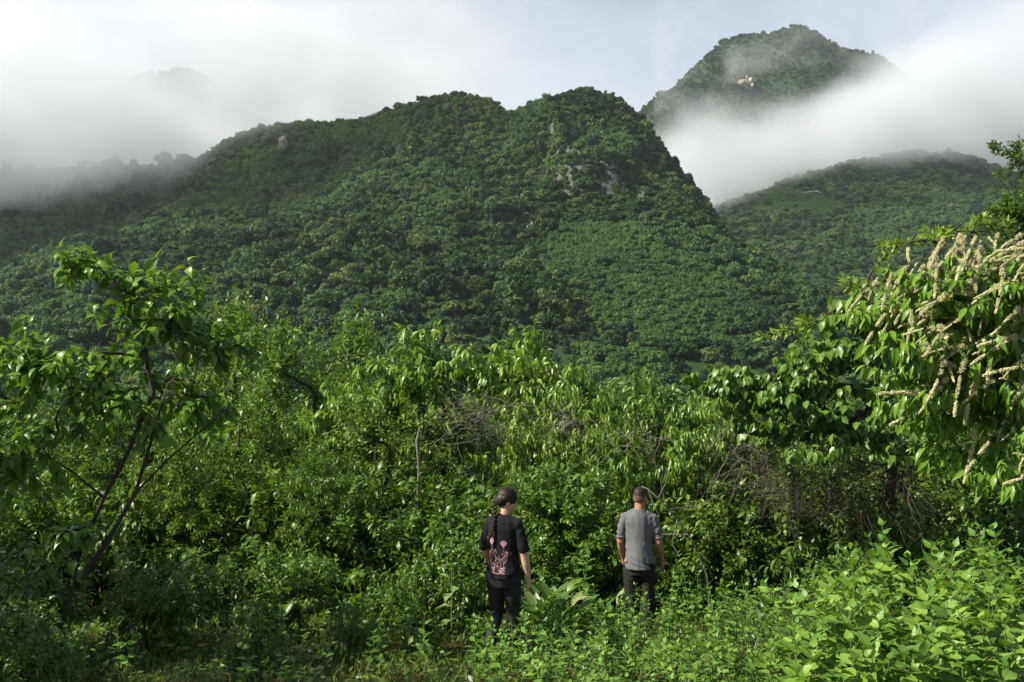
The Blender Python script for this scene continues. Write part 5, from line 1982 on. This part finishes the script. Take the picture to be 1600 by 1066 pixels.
# --- man
my = 11.1
mx_ = (999 - 800) / FPX * my
man = empty('person', (mx_, my, h1(mx_, my) - .02), R(-10), .985)
tag(man, 'person with cropped dark hair in a grey polo shirt and charcoal trousers, seen from behind', 'person')
bm = bmesh.new()
hm2 = head(bm, (.012, .030, 1.572), R(-24), R(-8), 1.0)
limb(bm, [(0, -.01, 1.37), (.006, .010, 1.51)], [.070, .062])
loft(bm, [((0, 0, .84), .150, .115), ((0, 0, 1.0), .148, .11), ((0, .01, 1.1), .15, .11), ((0, .01, 1.25), .17, .115), ((0, 0, 1.34), .17, .095), ((0, 0, 1.41), .09, .065)])
limb(bm, [(.165, 0, 1.325), (.228, .00, 1.08), (.262, .13, .865)], [.050, .048, .032])
limb(bm, [(.228, .00, 1.08), (.240, .05, 1.0), (.262, .13, .865)], [.046, .050, .030])
hand(bm, (.264, .136, .855), (.05, .35, -1), (1, 0, 0), (-.2, .9, .3), 1.05, .9)
limb(bm, [(-.165, 0, 1.325), (-.225, .01, 1.08), (-.205, .14, .88)], [.050, .048, .032])
limb(bm, [(-.225, .01, 1.08), (-.218, .05, 1.01), (-.205, .14, .88)], [.046, .050, .030])
hand(bm, (-.203, .146, .872), (.1, .4, -1), (-1, 0, 0), (.1, .9, .3), 1.05, .9)
limb(bm, [(.095, 0, .86), (.095, .02, .47), (.095, 0, .10)], [.088, .058, .040])
limb(bm, [(-.095, 0, .86), (-.095, .02, .47), (-.095, 0, .10)], [.088, .058, .040])
part('body', fuse(bm, 'man_body', .0055, 3, SKIN_M), man)
for q in (-1, 1):
    e_ = bmesh.new()
    ball(e_, hm2 @ Vector((q * .032, .082, .004)), (.012, .012, .009))
    me = bpy.data.meshes.new('eye')
    e_.to_mesh(me)
    e_.free()
    link('eye', me, man, EYE)
bm = bmesh.new()
loft(bm, [((0, -.016, .79), .178, .156), ((0, -.014, .86), .174, .152), ((0, -.004, 1.0), .162, .134), ((0, .005, 1.1), .164, .124), ((0, .01, 1.22), .180, .124), ((0, 0, 1.31), .192, .114), ((0, -.004, 1.37), .180, .100), ((0, -.008, 1.415), .105, .082), ((0, -.008, 1.43), .085, .074)], 28)
limb(bm, [(.160, 0, 1.335), (.204, .0, 1.24), (.216, .0, 1.180)], [.062, .060, .058])
limb(bm, [(-.160, 0, 1.335), (-.204, .0, 1.24), (-.214, .0, 1.180)], [.062, .060, .058])
limb(bm, [(.0, -.01, 1.42), (.17, 0, 1.35)], [.060, .056])
limb(bm, [(.0, -.01, 1.42), (-.17, 0, 1.35)], [.060, .056])
polo = part('polo_shirt', fuse(bm, 'polo', .007, 4, GREYPOLO, cloth(14, .008, .80, 1.1)), man)
bm = bmesh.new()     # folded collar
rings = [((0, -.004, 1.395), .112, .094), ((0, -.004, 1.410), .108, .090), ((0, -.004, 1.430), .094, .082), ((0, -.002, 1.452), .080, .074), ((0, 0, 1.458), .074, .068), ((0, 0, 1.44), .070, .064)]
loft(bm, rings, 28)
part('collar', fuse(bm, 'collar', .006, 2, GREYPOLO), polo)
for q in (-1, 1):
    bm = bmesh.new()
    loft(bm, [((q * .220, 0, 1.122), .057, .059), ((q * .220, 0, 1.128), .060, .061), ((q * .218, 0, 1.140), .060, .061), ((q * .217, 0, 1.146), .057, .058)], 24)
    part('cuff', fuse(bm, 'cuff', .006, 1, GREYPOLO), polo)
bm = bmesh.new()
loft(bm, [((0, -.005, .72), .168, .130), ((0, -.012, .82), .170, .142), ((0, -.005, .90), .165, .13), ((0, 0, 1.0), .155, .115)], 24)
limb(bm, [(.093, -.01, .80), (.098, .01, .46), (.100, 0, .05)], [.104, .084, .076])
limb(bm, [(-.093, -.01, .80), (-.098, .01, .46), (-.100, 0, .05)], [.104, .084, .076])
ball(bm, (.078, -.05, .83), (.092, .082, .095))
ball(bm, (-.078, -.05, .83), (.092, .082, .095))
part('trousers', fuse(bm, 'man_trousers', .007, 4, GREYPANTS, denim(25, .009)), man)
for q in (-1, 1):
    bm = bmesh.new()
    limb(bm, [(q * .10, -.05, .04), (q * .105, .08, .035), (q * .11, .18, .03)], [.042, .046, .038])
    part('shoe', fuse(bm, 'shoe', .008, 3, SHOE), man)
bm = bmesh.new()
Rm = hm2.to_3x3().to_4x4()
ball(bm, hm2 @ Vector((0, -.013, .036)), (.0800, .1000, .0900), Rm)
ball(bm, hm2 @ Vector((0, -.022, .002)), (.0775, .0900, .0760), Rm)
hr = part('hair', fuse(bm, 'man_hair', .005, 2, HAIR_M, lambda co: .0015 * fbm(co[:, 0] * 90, co[:, 1] * 90, co[:, 2] * 90, octv=2, seed=6)), man)
man.scale = (.93, .985, .985)
bpy.data.scenes.remove(TMP)
